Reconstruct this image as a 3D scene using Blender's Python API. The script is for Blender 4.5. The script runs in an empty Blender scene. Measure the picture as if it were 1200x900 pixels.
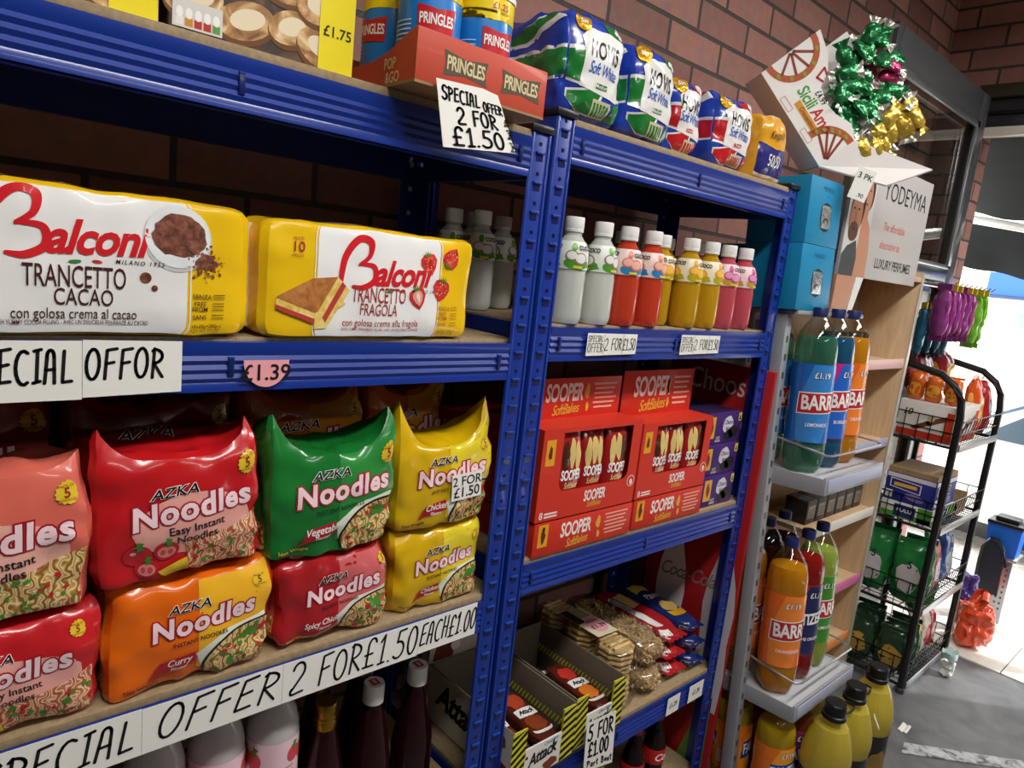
import bpy, bmesh, math, random
from mathutils import Vector, Matrix, noise
random.seed(11)
S = bpy.context.scene
PI = math.pi

# ------------------------------------------------------------------ camera
RX = Vector((0.7424674, -0.6612643, 0.1071055))     # camera right
RY = Vector((-0.0352797, -0.1982645, -0.9795134))   # camera down
RZ = Vector((0.6689525, 0.7234782, -0.1705342))     # camera forward
CAM = Vector((-0.8930392, -0.9243821, 1.5330805))
FPX = 818.214
cd = bpy.data.cameras.new('camera')
cd.sensor_width = 36.0
cd.lens = FPX * 36.0 / 1200.0
cd.clip_start = 0.02
cam = bpy.data.objects.new('camera', cd)
S.collection.objects.link(cam)
m3 = Matrix((RX, -RY, -RZ)).transposed()
cam.matrix_world = Matrix.Translation(CAM) @ m3.to_4x4()
S.camera = cam

# ------------------------------------------------------------------ world, light, exposure
w = bpy.data.worlds.new('world')
S.world = w
w.use_nodes = True
bg = w.node_tree.nodes['Background']
bg.inputs[0].default_value = (0.93, 0.97, 1.0, 1)
bg.inputs[1].default_value = 5.0
S.view_settings.view_transform = 'Standard'
S.view_settings.look = 'None'
S.view_settings.exposure = 0.2
S.view_settings.gamma = 1.0
S.view_settings.use_curve_mapping = False

def area(name, loc, size, power, rot=(0, 0, 0), color=(1, 1, 1)):
    l = bpy.data.lights.new(name, 'AREA')
    l.shape = 'RECTANGLE'
    l.size, l.size_y = size
    l.energy = power
    l.color = color
    o = bpy.data.objects.new(name, l)
    o.location = loc
    o.rotation_euler = rot
    S.collection.objects.link(o)
    return o
area('ceiling_light', (-0.35, -1.15, 2.86), (1.5, 0.25), 34, color=(1, .975, .94))
area('ceiling_light', (1.75, -1.05, 2.86), (1.5, 0.25), 34, color=(1, .975, .94))
area('ceiling_light', (0.3, -2.9, 2.86), (1.5, 0.25), 16, color=(1, .97, .92))
sun = bpy.data.lights.new('sun', 'SUN')
sun.energy = 4.0
sun.angle = 0.02
so = bpy.data.objects.new('sun', sun)
so.rotation_euler = (math.radians(35), math.radians(38), 0)
S.collection.objects.link(so)

# ------------------------------------------------------------------ helpers
def hit(px, py, ax, val):
    d = RX * ((px - 600) / FPX) + RY * ((py - 450) / FPX) + RZ
    t = (val - CAM[ax]) / d[ax]
    return CAM + d * t
def hy(px, py, y):
    p = hit(px, py, 1, y)
    return p.x, p.z

def lin(h):
    h = h.lstrip('#')
    out = []
    for i in (0, 2, 4):
        c = int(h[i:i + 2], 16) / 255
        out.append(c / 12.92 if c <= .04045 else ((c + .055) / 1.055) ** 2.4)
    return (*out, 1)

KIND = {  # rough, spec, coat, transmission, metal, bump scale, bump strength
    'paper': (.75, .2, 0, 0, 0, 0, 0),
    'card': (.5, .35, .05, 0, 0, 0, 0),
    'film': (.24, .5, .4, 0, 0, 15, .30),
    'foil': (.25, .5, 0, 0, .55, 40, .4),
    'ink': (.4, .4, .15, 0, 0, 0, 0),
    'filmink': (.24, .5, .4, 0, 0, 15, .28),
    'plastic': (.35, .5, 0, 0, 0, 0, 0),
    'paint': (.32, .5, .25, 0, 0, 0, 0),
    'metal': (.3, .5, 0, 0, .9, 0, 0),
    'rough': (.9, .2, 0, 0, 0, 30, .3),
    'liquid': (.08, .5, 0, .4, 0, 0, 0),
    'cloudy': (.12, .5, .3, .35, 0, 0, 0),
    'dark': (.06, .5, .3, .3, 0, 0, 0),
}
_m = {}
def M(hexc, kind='card'):
    k = (hexc, kind)
    if k in _m: return _m[k]
    m = bpy.data.materials.new(kind + '_' + hexc.lstrip('#'))
    m.use_nodes = True
    nt = m.node_tree
    b = nt.nodes['Principled BSDF']
    r, sp, coat, tr, me, bs, bst = KIND[kind]
    b.inputs['Base Color'].default_value = lin(hexc)
    b.inputs['Roughness'].default_value = r
    b.inputs['Specular IOR Level'].default_value = sp
    b.inputs['Coat Weight'].default_value = coat
    b.inputs['Coat Roughness'].default_value = .05
    b.inputs['Transmission Weight'].default_value = tr
    b.inputs['Metallic'].default_value = me
    b.inputs['IOR'].default_value = 1.35 if tr else 1.45
    if bs:
        tc = nt.nodes.new('ShaderNodeTexCoord')
        n = nt.nodes.new('ShaderNodeTexNoise')
        if kind in ('film', 'filmink'): n.noise_type = 'RIDGED_MULTIFRACTAL'
        n.inputs['Scale'].default_value = bs
        n.inputs['Detail'].default_value = 2
        n.inputs['Distortion'].default_value = .2
        bp = nt.nodes.new('ShaderNodeBump')
        bp.inputs['Strength'].default_value = bst
        bp.inputs['Distance'].default_value = .02
        nt.links.new(tc.outputs['Object'], n.inputs['Vector'])
        nt.links.new(n.outputs['Fac'], bp.inputs['Height'])
        nt.links.new(bp.outputs['Normal'], b.inputs['Normal'])
        if coat: nt.links.new(bp.outputs['Normal'], b.inputs['Coat Normal'])
    _m[k] = m
    return m

def clear_mat(name, tint='#f4f8f6', fac=.14, ior=1.45, rough=.03):
    if name in _m: return _m[name]
    m = bpy.data.materials.new(name)
    m.use_nodes = True
    nt = m.node_tree
    nt.nodes.clear()
    out = nt.nodes.new('ShaderNodeOutputMaterial')
    tr = nt.nodes.new('ShaderNodeBsdfTransparent')
    tr.inputs[0].default_value = lin(tint)
    gl = nt.nodes.new('ShaderNodeBsdfGlossy')
    gl.inputs['Roughness'].default_value = rough
    fr = nt.nodes.new('ShaderNodeLayerWeight')
    fr.inputs[0].default_value = .5
    pw = nt.nodes.new('ShaderNodeMath'); pw.operation = 'POWER'; pw.inputs[1].default_value = 4.0
    ad = nt.nodes.new('ShaderNodeMath'); ad.operation = 'MULTIPLY_ADD'; ad.use_clamp = True
    f0 = ((ior - 1) / (ior + 1)) ** 2
    ad.inputs[1].default_value = .9
    ad.inputs[2].default_value = f0 + fac * .15
    nt.links.new(fr.outputs['Facing'], pw.inputs[0])
    mx = nt.nodes.new('ShaderNodeMixShader')
    nt.links.new(pw.outputs[0], ad.inputs[0])
    nt.links.new(ad.outputs[0], mx.inputs[0])
    nt.links.new(tr.outputs[0], mx.inputs[1])
    nt.links.new(gl.outputs[0], mx.inputs[2])
    nt.links.new(mx.outputs[0], out.inputs[0])
    _m[name] = m
    return m
CLEAR = clear_mat('clear_plastic')
WRAP = clear_mat('clear_wrap', '#e9e6e0', .3, 1.5, .12)
GLASS = clear_mat('window_glass', '#eef3f0', .05, 1.35, .0)
def mixliq(hexc, tint, fac):
    k = ('mix', hexc, tint)
    if k in _m: return _m[k]
    m = bpy.data.materials.new('drink_' + hexc.lstrip('#')); m.use_nodes = True
    nt = m.node_tree; nt.nodes.clear()
    out = nt.nodes.new('ShaderNodeOutputMaterial')
    tr = nt.nodes.new('ShaderNodeBsdfTransparent'); tr.inputs[0].default_value = lin(tint)
    df = nt.nodes.new('ShaderNodeBsdfDiffuse'); df.inputs[0].default_value = lin(hexc)
    tl = nt.nodes.new('ShaderNodeBsdfTranslucent'); tl.inputs[0].default_value = lin(hexc)
    a = nt.nodes.new('ShaderNodeMixShader'); a.inputs[0].default_value = .4
    nt.links.new(df.outputs[0], a.inputs[1]); nt.links.new(tl.outputs[0], a.inputs[2])
    b = nt.nodes.new('ShaderNodeMixShader'); b.inputs[0].default_value = fac
    nt.links.new(a.outputs[0], b.inputs[1]); nt.links.new(tr.outputs[0], b.inputs[2])
    nt.links.new(b.outputs[0], out.inputs[0])
    _m[k] = m
    return m
GREENDRINK = mixliq('#62a688', '#c4e4d4', .6)
OILM = mixliq('#ffe660', '#fbf3cc', .32)

def ramp_mat(name, cols, scale, distort, kind='film', tex='noise', stretch=(1, 1, 1), rough=None):
    """procedural print: noise or voronoi through a colour ramp"""
    if name in _m: return _m[name]
    m = bpy.data.materials.new(name)
    m.use_nodes = True
    nt = m.node_tree
    b = nt.nodes['Principled BSDF']
    r, sp, coat, tr, me, bs, bst = KIND[kind]
    b.inputs['Roughness'].default_value = r if rough is None else rough
    b.inputs['Coat Weight'].default_value = coat
    b.inputs['Metallic'].default_value = me
    tc = nt.nodes.new('ShaderNodeTexCoord')
    mp = nt.nodes.new('ShaderNodeMapping')
    mp.inputs['Scale'].default_value = stretch
    nt.links.new(tc.outputs['Object'], mp.inputs[0])
    if tex == 'noise':
        n = nt.nodes.new('ShaderNodeTexNoise')
        n.inputs['Scale'].default_value = scale
        n.inputs['Detail'].default_value = 2
        n.inputs['Distortion'].default_value = distort
        o = n.outputs['Fac']
    elif tex == 'voronoi':
        n = nt.nodes.new('ShaderNodeTexVoronoi')
        n.inputs['Scale'].default_value = scale
        o = n.outputs['Distance']
    else:
        n = nt.nodes.new('ShaderNodeTexWave')
        n.inputs['Scale'].default_value = scale
        n.inputs['Distortion'].default_value = distort
        n.inputs['Detail'].default_value = 1
        n.inputs['Detail Scale'].default_value = 2.5
        o = n.outputs['Fac']
    nt.links.new(mp.outputs[0], n.inputs['Vector'])
    cr = nt.nodes.new('ShaderNodeValToRGB')
    el = cr.color_ramp.elements
    for i, (pos, c) in enumerate(cols):
        e = el[i] if i < 2 else el.new(pos)
        e.position = pos
        e.color = lin(c)
    nt.links.new(o, cr.inputs[0])
    nt.links.new(cr.outputs[0], b.inputs['Base Color'])
    _m[name] = m
    return m
NOODLE = ramp_mat('noodle_print', [(0.0, '#8a5a26'), (.35, '#c79a50'), (.55, '#e6cd8c'), (.8, '#f3e4b4'), (1, '#c8963c')], 26, 9, 'film', 'wave')
REDNOODLE = ramp_mat('red_noodle_print', [(0.0, '#b05038'), (.35, '#d08a58'), (.55, '#ecc9a0'), (.8, '#f4dcbc'), (1, '#c8603c')], 26, 9, 'film', 'wave')
COCOA = ramp_mat('cocoa_print', [(.3, '#4a231a'), (.5, '#7a4433'), (.7, '#9a6650')], 90, 1, 'ink')
SPONGE = ramp_mat('sponge_print', [(.3, '#9a5a28'), (.5, '#b9743a'), (.7, '#c98a4c')], 60, 1, 'ink')
YSPONGE = ramp_mat('yellow_sponge_print', [(.3, '#dcb448'), (.5, '#f0d070'), (.7, '#f6e29a')], 80, 1, 'ink')
STRAWB = ramp_mat('strawberry_print', [(.3, '#a81418'), (.5, '#cf2a28'), (.75, '#e8584a')], 70, 1, 'ink')
PIE = ramp_mat('pie_print', [(.25, '#5e3a20'), (.45, '#a5753f'), (.6, '#d0a66a'), (.8, '#efdcb4')], 26, 2, 'card')
PIEDARK = ramp_mat('pie_photo_print', [(.3, '#20140d'), (.5, '#3b281a'), (.75, '#6a4b30')], 14, 2, 'card')
SMALLP = ramp_mat('small_print', [(.42, '#ffffff'), (.5, '#9a9a9a'), (.6, '#ffffff')], 160, 0, 'ink', 'noise', (1, 1, 4))
CARDB = ramp_mat('brown_cardboard', [(.3, '#8d7350'), (.7, '#a88b62')], 20, 0, 'paper', 'noise', (8, 8, 1))
CHIP = ramp_mat('chipboard', [(.3, '#937c5c'), (.5, '#9d8766'), (.7, '#a8926f')], 120, 0, 'paper')
WOOD = ramp_mat('pale_beech', [(.3, '#c6a57e'), (.6, '#d2b48f'), (.8, '#dcc19e')], 6, 1, 'card', 'noise', (6, 6, .6))

class MB:
    def __init__(s):
        s.v = []; s.f = []; s.mi = []; s.sm = []; s.mats = []
    def idx(s, m):
        if m not in s.mats: s.mats.append(m)
        return s.mats.index(m)
    def add(s, vs, fs, m, smooth=False, X=None):
        o = len(s.v); k = s.idx(m)
        s.v += [tuple(X @ Vector(p)) if X else tuple(p) for p in vs]
        for f in fs:
            s.f.append([i + o for i in f]); s.mi.append(k); s.sm.append(smooth)
        return s
    def box(s, a, b, m, bev=0, X=None):
        bm = bmesh.new()
        bmesh.ops.create_cube(bm, size=1)
        for v in bm.verts:
            v.co = Vector([(a[i] + b[i]) / 2 + v.co[i] * (b[i] - a[i]) for i in range(3)])
        if bev:
            bmesh.ops.bevel(bm, geom=bm.edges[:], offset=bev, segments=2, affect='EDGES', profile=.5)
        s.bm(bm, m, bev > 0, X)
        return s
    def bm(s, bm, m, smooth=False, X=None):
        bm.verts.index_update()
        s.add([v.co.copy() for v in bm.verts], [[v.index for v in f.verts] for f in bm.faces], m, smooth, X)
        bm.free()
    def tube(s, path, r, m, n=8, closed=False, X=None):
        P = [Vector(p) for p in path]
        N = len(P); vs = []; fs = []
        for i, p in enumerate(P):
            if closed: t = P[(i + 1) % N] - P[i - 1]
            else: t = P[min(i + 1, N - 1)] - P[max(i - 1, 0)]
            t.normalize()
            up = Vector((0, 0, 1)) if abs(t.z) < .9 else Vector((1, 0, 0))
            a = t.cross(up).normalized(); c = t.cross(a)
            for k in range(n):
                q = 2 * PI * k / n
                vs.append(p + (a * math.cos(q) + c * math.sin(q)) * r)
        for i in range(N if closed else N - 1):
            for k in range(n):
                j = (i + 1) % N
                fs.append([i * n + k, i * n + (k + 1) % n, j * n + (k + 1) % n, j * n + k])
        if not closed:
            fs.append(list(range(n))[::-1]); fs.append([(N - 1) * n + k for k in range(n)])
        s.add(vs, fs, m, True, X)
        return s
    def lathe(s, prof, m, n=28, rf=None, X=None, capb=True, capt=True):
        vs = []; fs = []
        for (r, z) in prof:
            for k in range(n):
                a = 2 * PI * k / n
                rr = rf(r, a, z) if rf else r
                vs.append((rr * math.cos(a), rr * math.sin(a), z))
        for i in range(len(prof) - 1):
            for k in range(n):
                fs.append([i * n + k, i * n + (k + 1) % n, (i + 1) * n + (k + 1) % n, (i + 1) * n + k])
        if capb: fs.append(list(range(n))[::-1])
        if capt: fs.append([(len(prof) - 1) * n + k for k in range(n)])
        s.add(vs, fs, m, True, X)
        return s
    def grid(s, fn, nu, nv, m, smooth=True, X=None, flip=False):
        vs = [fn(i / nu, j / nv) for j in range(nv + 1) for i in range(nu + 1)]
        fs = []
        for j in range(nv):
            for i in range(nu):
                a = j * (nu + 1) + i
                q = [a, a + 1, a + nu + 2, a + nu + 1]
                fs.append(q[::-1] if flip else q)
        s.add(vs, fs, m, smooth, X)
        return s
    def prism(s, pts, a, b, m, axis=1, X=None):
        """outline in two axes extruded along the third from a to b"""
        n = len(pts)
        def mk(p, t):
            return [(t, p[0], p[1]), (p[0], t, p[1]), (p[0], p[1], t)][axis]
        vs = [mk(p, a) for p in pts] + [mk(p, b) for p in pts]
        fs = [list(range(n)), list(range(n, 2 * n))[::-1]] + [[i, i + n, (i + 1) % n + n, (i + 1) % n] for i in range(n)]
        s.add(vs, fs, m, False, X)
        return s
    def decal(s, sh, mp, m, layer=1, cut=None, step=.0005):
        if cut: sh = cutshape(sh, *cut)
        V, F = sh
        s.add([mp(u, v, layer * step) for (u, v) in V], F, m, False)
        return s
    def build(s, name, parent=None, X=None, sharp=35):
        me = bpy.data.meshes.new(name)
        me.from_pydata(s.v, [], s.f)
        for m in s.mats: me.materials.append(m)
        for p, k, sm in zip(me.polygons, s.mi, s.sm):
            p.material_index = k
            p.use_smooth = sm
        me.update()
        if any(s.sm):
            try: me.set_sharp_from_angle(angle=math.radians(sharp))
            except Exception: pass
        o = bpy.data.objects.new(name, me)
        S.collection.objects.link(o)
        if parent: o.parent = parent
        if X is not None: o.matrix_world = X
        return o

def fixn(o):
    bm = bmesh.new(); bm.from_mesh(o.data)
    bmesh.ops.recalc_face_normals(bm, faces=bm.faces[:])
    bm.to_mesh(o.data); bm.free()
    return o

def thing(name, label, cat, loc=(0, 0, 0), rot=(0, 0, 0), group=None):
    o = bpy.data.objects.new(name, None)
    o.empty_display_size = .05
    o.location = loc
    o.rotation_euler = rot
    S.collection.objects.link(o)
    return tag(o, label, cat, group)
def tag(o, label, cat, group=None, kind=None):
    o['label'] = label; o['category'] = cat
    if group: o['group'] = group
    if kind: o['kind'] = kind
    return o
def struct(o):
    o['kind'] = 'structure'
    return o
def dup(root, loc, rot=None, label=None, group=None):
    r = root.copy(); S.collection.objects.link(r)
    r.location = loc
    if rot is not None: r.rotation_euler = rot
    if label: r['label'] = label
    if group: r['group'] = group
    for ch in list(root.children):
        c = ch.copy(); S.collection.objects.link(c); c.parent = r
        for g in list(ch.children):
            d = g.copy(); S.collection.objects.link(d); d.parent = c
    return r

# ---- 2D shapes: (verts, faces)
_tc = {}
def text(s, size, x=0, y=0, bold=0, shear=0, sp=1.0, sx=1.0, rot=0, align='CENTER'):
    k = (s, bold, shear, sp, align)
    if k not in _tc:
        cu = bpy.data.curves.new('t', 'FONT')
        cu.body = s; cu.size = 1; cu.align_x = align; cu.align_y = 'CENTER'
        cu.offset = bold; cu.shear = shear; cu.space_character = sp; cu.space_line = .9
        cu.resolution_u = 3
        cu.fill_mode = 'FRONT'
        ob = bpy.data.objects.new('t', cu)
        S.collection.objects.link(ob)
        dg = bpy.context.evaluated_depsgraph_get()
        ev = ob.evaluated_get(dg)
        me = ev.to_mesh()
        _tc[k] = ([(v.co.x, v.co.y) for v in me.vertices], [list(p.vertices) for p in me.polygons])
        ev.to_mesh_clear()
        bpy.data.objects.remove(ob)
        bpy.data.curves.remove(cu)
    V, F = _tc[k]
    c, sn = math.cos(rot), math.sin(rot)
    out = []
    for (a, b) in V:
        a *= size * sx; b *= size
        out.append((x + a * c - b * sn, y + a * sn + b * c))
    return out, F
def poly(pts): return list(pts), [list(range(len(pts)))]
def rect(x0, y0, x1, y1): return poly([(x0, y0), (x1, y0), (x1, y1), (x0, y1)])
def ell(cx, cy, rx, ry, n=28, a0=0, a1=2 * PI, rot=0):
    full = abs(a1 - a0 - 2 * PI) < 1e-6
    P = []
    for i in range(n if full else n + 1):
        a = a0 + (a1 - a0) * i / n
        x, y = rx * math.cos(a), ry * math.sin(a)
        P.append((cx + x * math.cos(rot) - y * math.sin(rot), cy + x * math.sin(rot) + y * math.cos(rot)))
    return poly(P)
def blob(cx, cy, rx, ry, n=18, j=.2, seed=1):
    R = random.Random(seed)
    return poly([(cx + rx * (1 + R.uniform(-j, j)) * math.cos(2 * PI * i / n), cy + ry * (1 + R.uniform(-j, j)) * math.sin(2 * PI * i / n)) for i in range(n)])
def star(cx, cy, r, n=16, k=.86):
    return poly([(cx + (r if i % 2 else r * k) * math.cos(PI * i / n), cy + (r if i % 2 else r * k) * math.sin(PI * i / n)) for i in range(2 * n)])
def merge(*sh):
    V = []; F = []
    for v, f in sh:
        o = len(V); V += v; F += [[i + o for i in q] for q in f]
    return V, F
def strokes(lines, w):
    V = []; F = []
    for L in lines:
        for i in range(len(L)):
            x, y = L[i]
            o = len(V)
            V += [(x + w / 2 * math.cos(PI * k / 4), y + w / 2 * math.sin(PI * k / 4)) for k in range(8)]
            F.append(list(range(o, o + 8)))
            if i + 1 < len(L):
                x2, y2 = L[i + 1]
                d = math.hypot(x2 - x, y2 - y)
                if d < 1e-7: continue
                nx, ny = -(y2 - y) / d * w / 2, (x2 - x) / d * w / 2
                o = len(V)
                V += [(x + nx, y + ny), (x - nx, y - ny), (x2 - nx, y2 - ny), (x2 + nx, y2 + ny)]
                F.append([o, o + 1, o + 2, o + 3])
    return V, F
def bez(pts, n=8):
    """smooth line through the points (Catmull-Rom)"""
    P = [Vector((*p, 0)) for p in pts]
    out = []
    for i in range(len(P) - 1):
        a, b, c, d = P[max(i - 1, 0)], P[i], P[i + 1], P[min(i + 2, len(P) - 1)]
        for k in range(n):
            t = k / n
            q = .5 * ((2 * b) + (c - a) * t + (2 * a - 5 * b + 4 * c - d) * t * t + (3 * b - a - 3 * c + d) * t ** 3)
            out.append((q.x, q.y))
    out.append(tuple(pts[-1]))
    return out
def varstroke(pts, ws, n=8):
    """brush stroke of varying width"""
    L = bez(pts, n)
    W = []
    for i in range(len(ws) - 1):
        for k in range(n): W.append(ws[i] + (ws[i + 1] - ws[i]) * k / n)
    W.append(ws[-1])
    V = []; F = []
    for i, (x, y) in enumerate(L):
        a = L[max(i - 1, 0)]; b = L[min(i + 1, len(L) - 1)]
        d = math.hypot(b[0] - a[0], b[1] - a[1]) or 1
        nx, ny = -(b[1] - a[1]) / d * W[i] / 2, (b[0] - a[0]) / d * W[i] / 2
        V += [(x + nx, y + ny), (x - nx, y - ny)]
        if i: F.append([2 * i - 2, 2 * i - 1, 2 * i + 1, 2 * i])
    for e in (0, -1):
        o = len(V)
        V += [(L[e][0] + W[e] / 2 * math.cos(PI * k / 6), L[e][1] + W[e] / 2 * math.sin(PI * k / 6)) for k in range(12)]
        F.append(list(range(o, o + 12)))
    return V, F
def arc(cx, cy, rx, ry, a0, a1, n=10):
    return [(cx + rx * math.cos(math.radians(a0 + (a1 - a0) * i / n)), cy + ry * math.sin(math.radians(a0 + (a1 - a0) * i / n))) for i in range(n + 1)]
HAND = {
    'S': (.6, [arc(.32, .75, .26, .24, 30, 250) + arc(.28, .26, .28, .25, 80, -150)]),
    'P': (.6, [[(.1, 0), (.1, 1)], [(.0, .9)] + arc(.1, .73, .42, .25, 90, -90)]),
    'E': (.55, [[(.5, 1), (.1, .95), (.05, .02), (.5, .05)], [(.08, .5), (.42, .55)]]),
    'C': (.6, [arc(.36, .5, .34, .5, 60, 300)]),
    'I': (.34, [[(.05, .95), (.35, 1)], [(.2, .97), (.17, .03)], [(.02, 0), (.32, .05)]]),
    'A': (.6, [[(.02, 0), (.12, .8)] + arc(.27, .8, .16, .2, 180, 0, 6) + [(.46, 0)], [(.06, .4), (.46, .42)]]),
    'L': (.5, [[(.12, 1), (.06, .05), (.48, .08)]]),
    'O': (.62, [arc(.3, .5, .28, .5, 100, 465, 16)]),
    'F': (.55, [[(.08, 0), (.12, .95), (.55, 1)], [(.1, .5), (.45, .55)]]),
    'R': (.6, [[(.08, 0), (.1, 1)], [(.02, .92)] + arc(.1, .74, .4, .24, 90, -90) + [(.56, .02)]]),
    'H': (.6, [[(.08, 0), (.1, 1)], [(.5, 0), (.5, 1)], [(.08, .5), (.5, .52)]]),
    '2': (.6, [arc(.28, .74, .26, .26, 170, -40) + [(.06, .12)] + arc(.1, .08, .08, .1, 90, 270, 6) + [(.58, .02)]]),
    '1': (.34, [[(.04, .78), (.22, 1), (.2, 0)], [(.04, 0), (.36, .02)]]),
    '5': (.55, [[(.5, 1), (.14, .97), (.1, .58)] + arc(.2, .3, .3, .3, 100, -140)]),
    '0': (.55, [arc(.26, .5, .24, .5, 90, 450, 16)]),
    '.': (.22, [[(.08, .04), (.1, .04)]]),
    '3': (.5, [arc(.22, .76, .22, .24, 150, -70) + arc(.22, .27, .25, .27, 80, -150)]),
    '9': (.5, [arc(.25, .72, .22, .27, 10, 370, 14), [(.47, .75), (.42, 0)]]),
    '£': (.6, [arc(.34, .76, .2, .24, 20, 180, 8) + [(.16, .05)], [(.0, .03), (.52, .03)], [(.02, .45), (.4, .47)]]),
    'K': (.55, [[(.08, 0), (.1, 1)], [(.5, 1), (.1, .5), (.52, 0)]]),
    'B': (.55, [[(.08, 0), (.1, 1)], [(.02, .97)] + arc(.1, .76, .32, .23, 90, -90, 8) + arc(.1, .27, .38, .27, 90, -90, 8)]),
    'T': (.55, [[(.0, 1), (.56, 1)], [(.28, 1), (.26, 0)]]),
    ' ': (.35, []),
    'a': (.45, [arc(.2, .25, .18, .24, 60, 400, 10), [(.38, .5), (.38, 0)]]),
    'r': (.35, [[(.05, .5), (.07, 0)], arc(.2, .3, .14, .2, 180, 50, 6)]),
    't': (.36, [[(.18, .9), (.16, .05), (.3, .0)], [(0, .6), (.34, .62)]]),
    'e': (.42, [[(.04, .26), (.36, .3)] + arc(.2, .26, .17, .24, 20, 320, 10)]),
    's': (.36, [arc(.18, .38, .14, .12, 40, 250, 6) + arc(.16, .13, .15, .13, 80, -150, 6)]),
}
def hand(s, x0, x1, z0, z1, w=.004, slant=0., rise=0., seed=0):
    """marker-pen capitals fitted into the rectangle"""
    R = random.Random(seed + len(s))
    tot = sum(HAND[c][0] + .16 for c in s) - .16
    k = (x1 - x0) / tot
    H = z1 - z0
    lines = []; cx = 0
    for c in s:
        wd, ls = HAND[c]
        dy = R.uniform(-.05, .05)
        for L in ls:
            lines.append([(x0 + (cx + px) * k + slant * py * H, z0 + (py + dy) * H + rise * (cx + px) / tot) for px, py in L])
        cx += wd + .16
    return strokes(lines, w)
def cutshape(sh, du, dv=None):
    V, F = sh
    bm = bmesh.new()
    vs = [bm.verts.new((a, b, 0)) for a, b in V]
    for f in F:
        try: bm.faces.new([vs[i] for i in f])
        except ValueError: pass
    bmesh.ops.triangulate(bm, faces=bm.faces[:])
    for d, ax in ((du, 0), (dv, 1)):
        if not d or not bm.verts: continue
        lo = min(v.co[ax] for v in bm.verts); hi = max(v.co[ax] for v in bm.verts)
        for i in range(int(math.floor(lo / d)) + 1, int(math.ceil(hi / d))):
            co = Vector((0, 0, 0)); co[ax] = i * d
            no = Vector((0, 0, 0)); no[ax] = 1
            bmesh.ops.bisect_plane(bm, geom=bm.verts[:] + bm.edges[:] + bm.faces[:], plane_co=co, plane_no=no, dist=1e-7)
    bm.verts.index_update()
    out = [(v.co.x, v.co.y) for v in bm.verts], [[v.index for v in f.verts] for f in bm.faces]
    bm.free()
    return out
# ---- surface maps (u, v, off) -> point
def flat(o, U=(1, 0, 0), V=(0, 0, 1), N=(0, -1, 0)):
    o, U, V, N = map(Vector, (o, U, V, N))
    return lambda u, v, d: o + U * u + V * v + N * d
def cyl(r, a0=-PI / 2, rz=None):
    def f(u, v, d):
        a = a0 + u / r
        R = (rz(v) if rz else r) + d
        return Vector((R * math.cos(a), R * math.sin(a), v))
    return f

class Puffy:
    """soft wrapped pack: rounded box with bulge, crumples and raised top corners; local base z=0, front at -y"""
    def __init__(s, w, d, h, p=7, bulge=.15, crumple=.003, ears=0, seed=0, freq=14, sag=0):
        s.w, s.d, s.h, s.p, s.bulge, s.cr, s.ears, s.seed, s.fq, s.sag = w, d, h, p, bulge, crumple, ears, seed, freq, sag
    def P(s, cx, cy, cz):
        m = max(abs(cx), abs(cy), abs(cz), 1e-6)
        n = (abs(cx) ** s.p + abs(cy) ** s.p + abs(cz) ** s.p) ** (1 / s.p)
        k = m / n
        x, y, z = cx * k, cy * k, cz * k
        yy = y * s.d / 2 * (1 + s.bulge * (1 - cx * cx) * (1 - cz * cz))
        xx = x * s.w / 2
        zz = (z + 1) * s.h / 2
        if s.ears and cz > 0:
            e = abs(cx) ** 4
            zz += s.ears * s.h * cz * cz * cz * e * (1.2 - .5 * (cy + 1))
            zz -= s.sag * s.h * cz ** 4 * (1 - cx * cx)
            yy *= 1 - .35 * cz ** 6 * e
        q = Vector((xx, yy, zz))
        if s.cr:
            sv = Vector((s.seed * 3.1, s.seed * 1.7, s.seed * .9))
            a = noise.noise(q * s.fq + sv); b = noise.noise(q * s.fq * 2.3 + sv)
            c = abs(noise.noise(q * s.fq * 1.4 - sv))
            dv = Vector((x, y * 1.5, z)).normalized()
            edge = .35 + .65 * max(abs(cx), abs(cz)) ** 3
            q += dv * s.cr * (a + .5 * b - 1.3 * c) * 1.2 * edge
            if cz < -.9 : q.z = max(q.z, 0)
        q.z = max(q.z, 0)
        return q
    def front(s, u, v, off):
        cx, cz = u / (s.w / 2), v / (s.h / 2) - 1
        cx = max(-.985, min(.985, cx)); cz = max(-.985, min(.985, cz))
        p = s.P(cx, -1, cz)
        e = .11
        a = s.P(min(cx + e, 1), -1, cz) - s.P(max(cx - e, -1), -1, cz)
        b = s.P(cx, -1, min(cz + e, 1)) - s.P(cx, -1, max(cz - e, -1))
        n = a.cross(b).normalized()
        return p + n * (off + .0002)
    def shell(s, mb, m, nu=30, nd=8, nv=22):
        for ax, n1, n2 in ((1, nu, nv), (0, nd, nv), (2, nu, nd)):
            for sg in (-1, 1):
                def fn(u, v):
                    a, b = u * 2 - 1, v * 2 - 1
                    c = [(sg, a, b), (a, sg, b), (a, b, sg)][ax]
                    return s.P(*c)
                flip = (sg > 0) if ax == 1 else (sg < 0)
                mb.grid(fn, n1, n2, m, True, None, flip)

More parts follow.
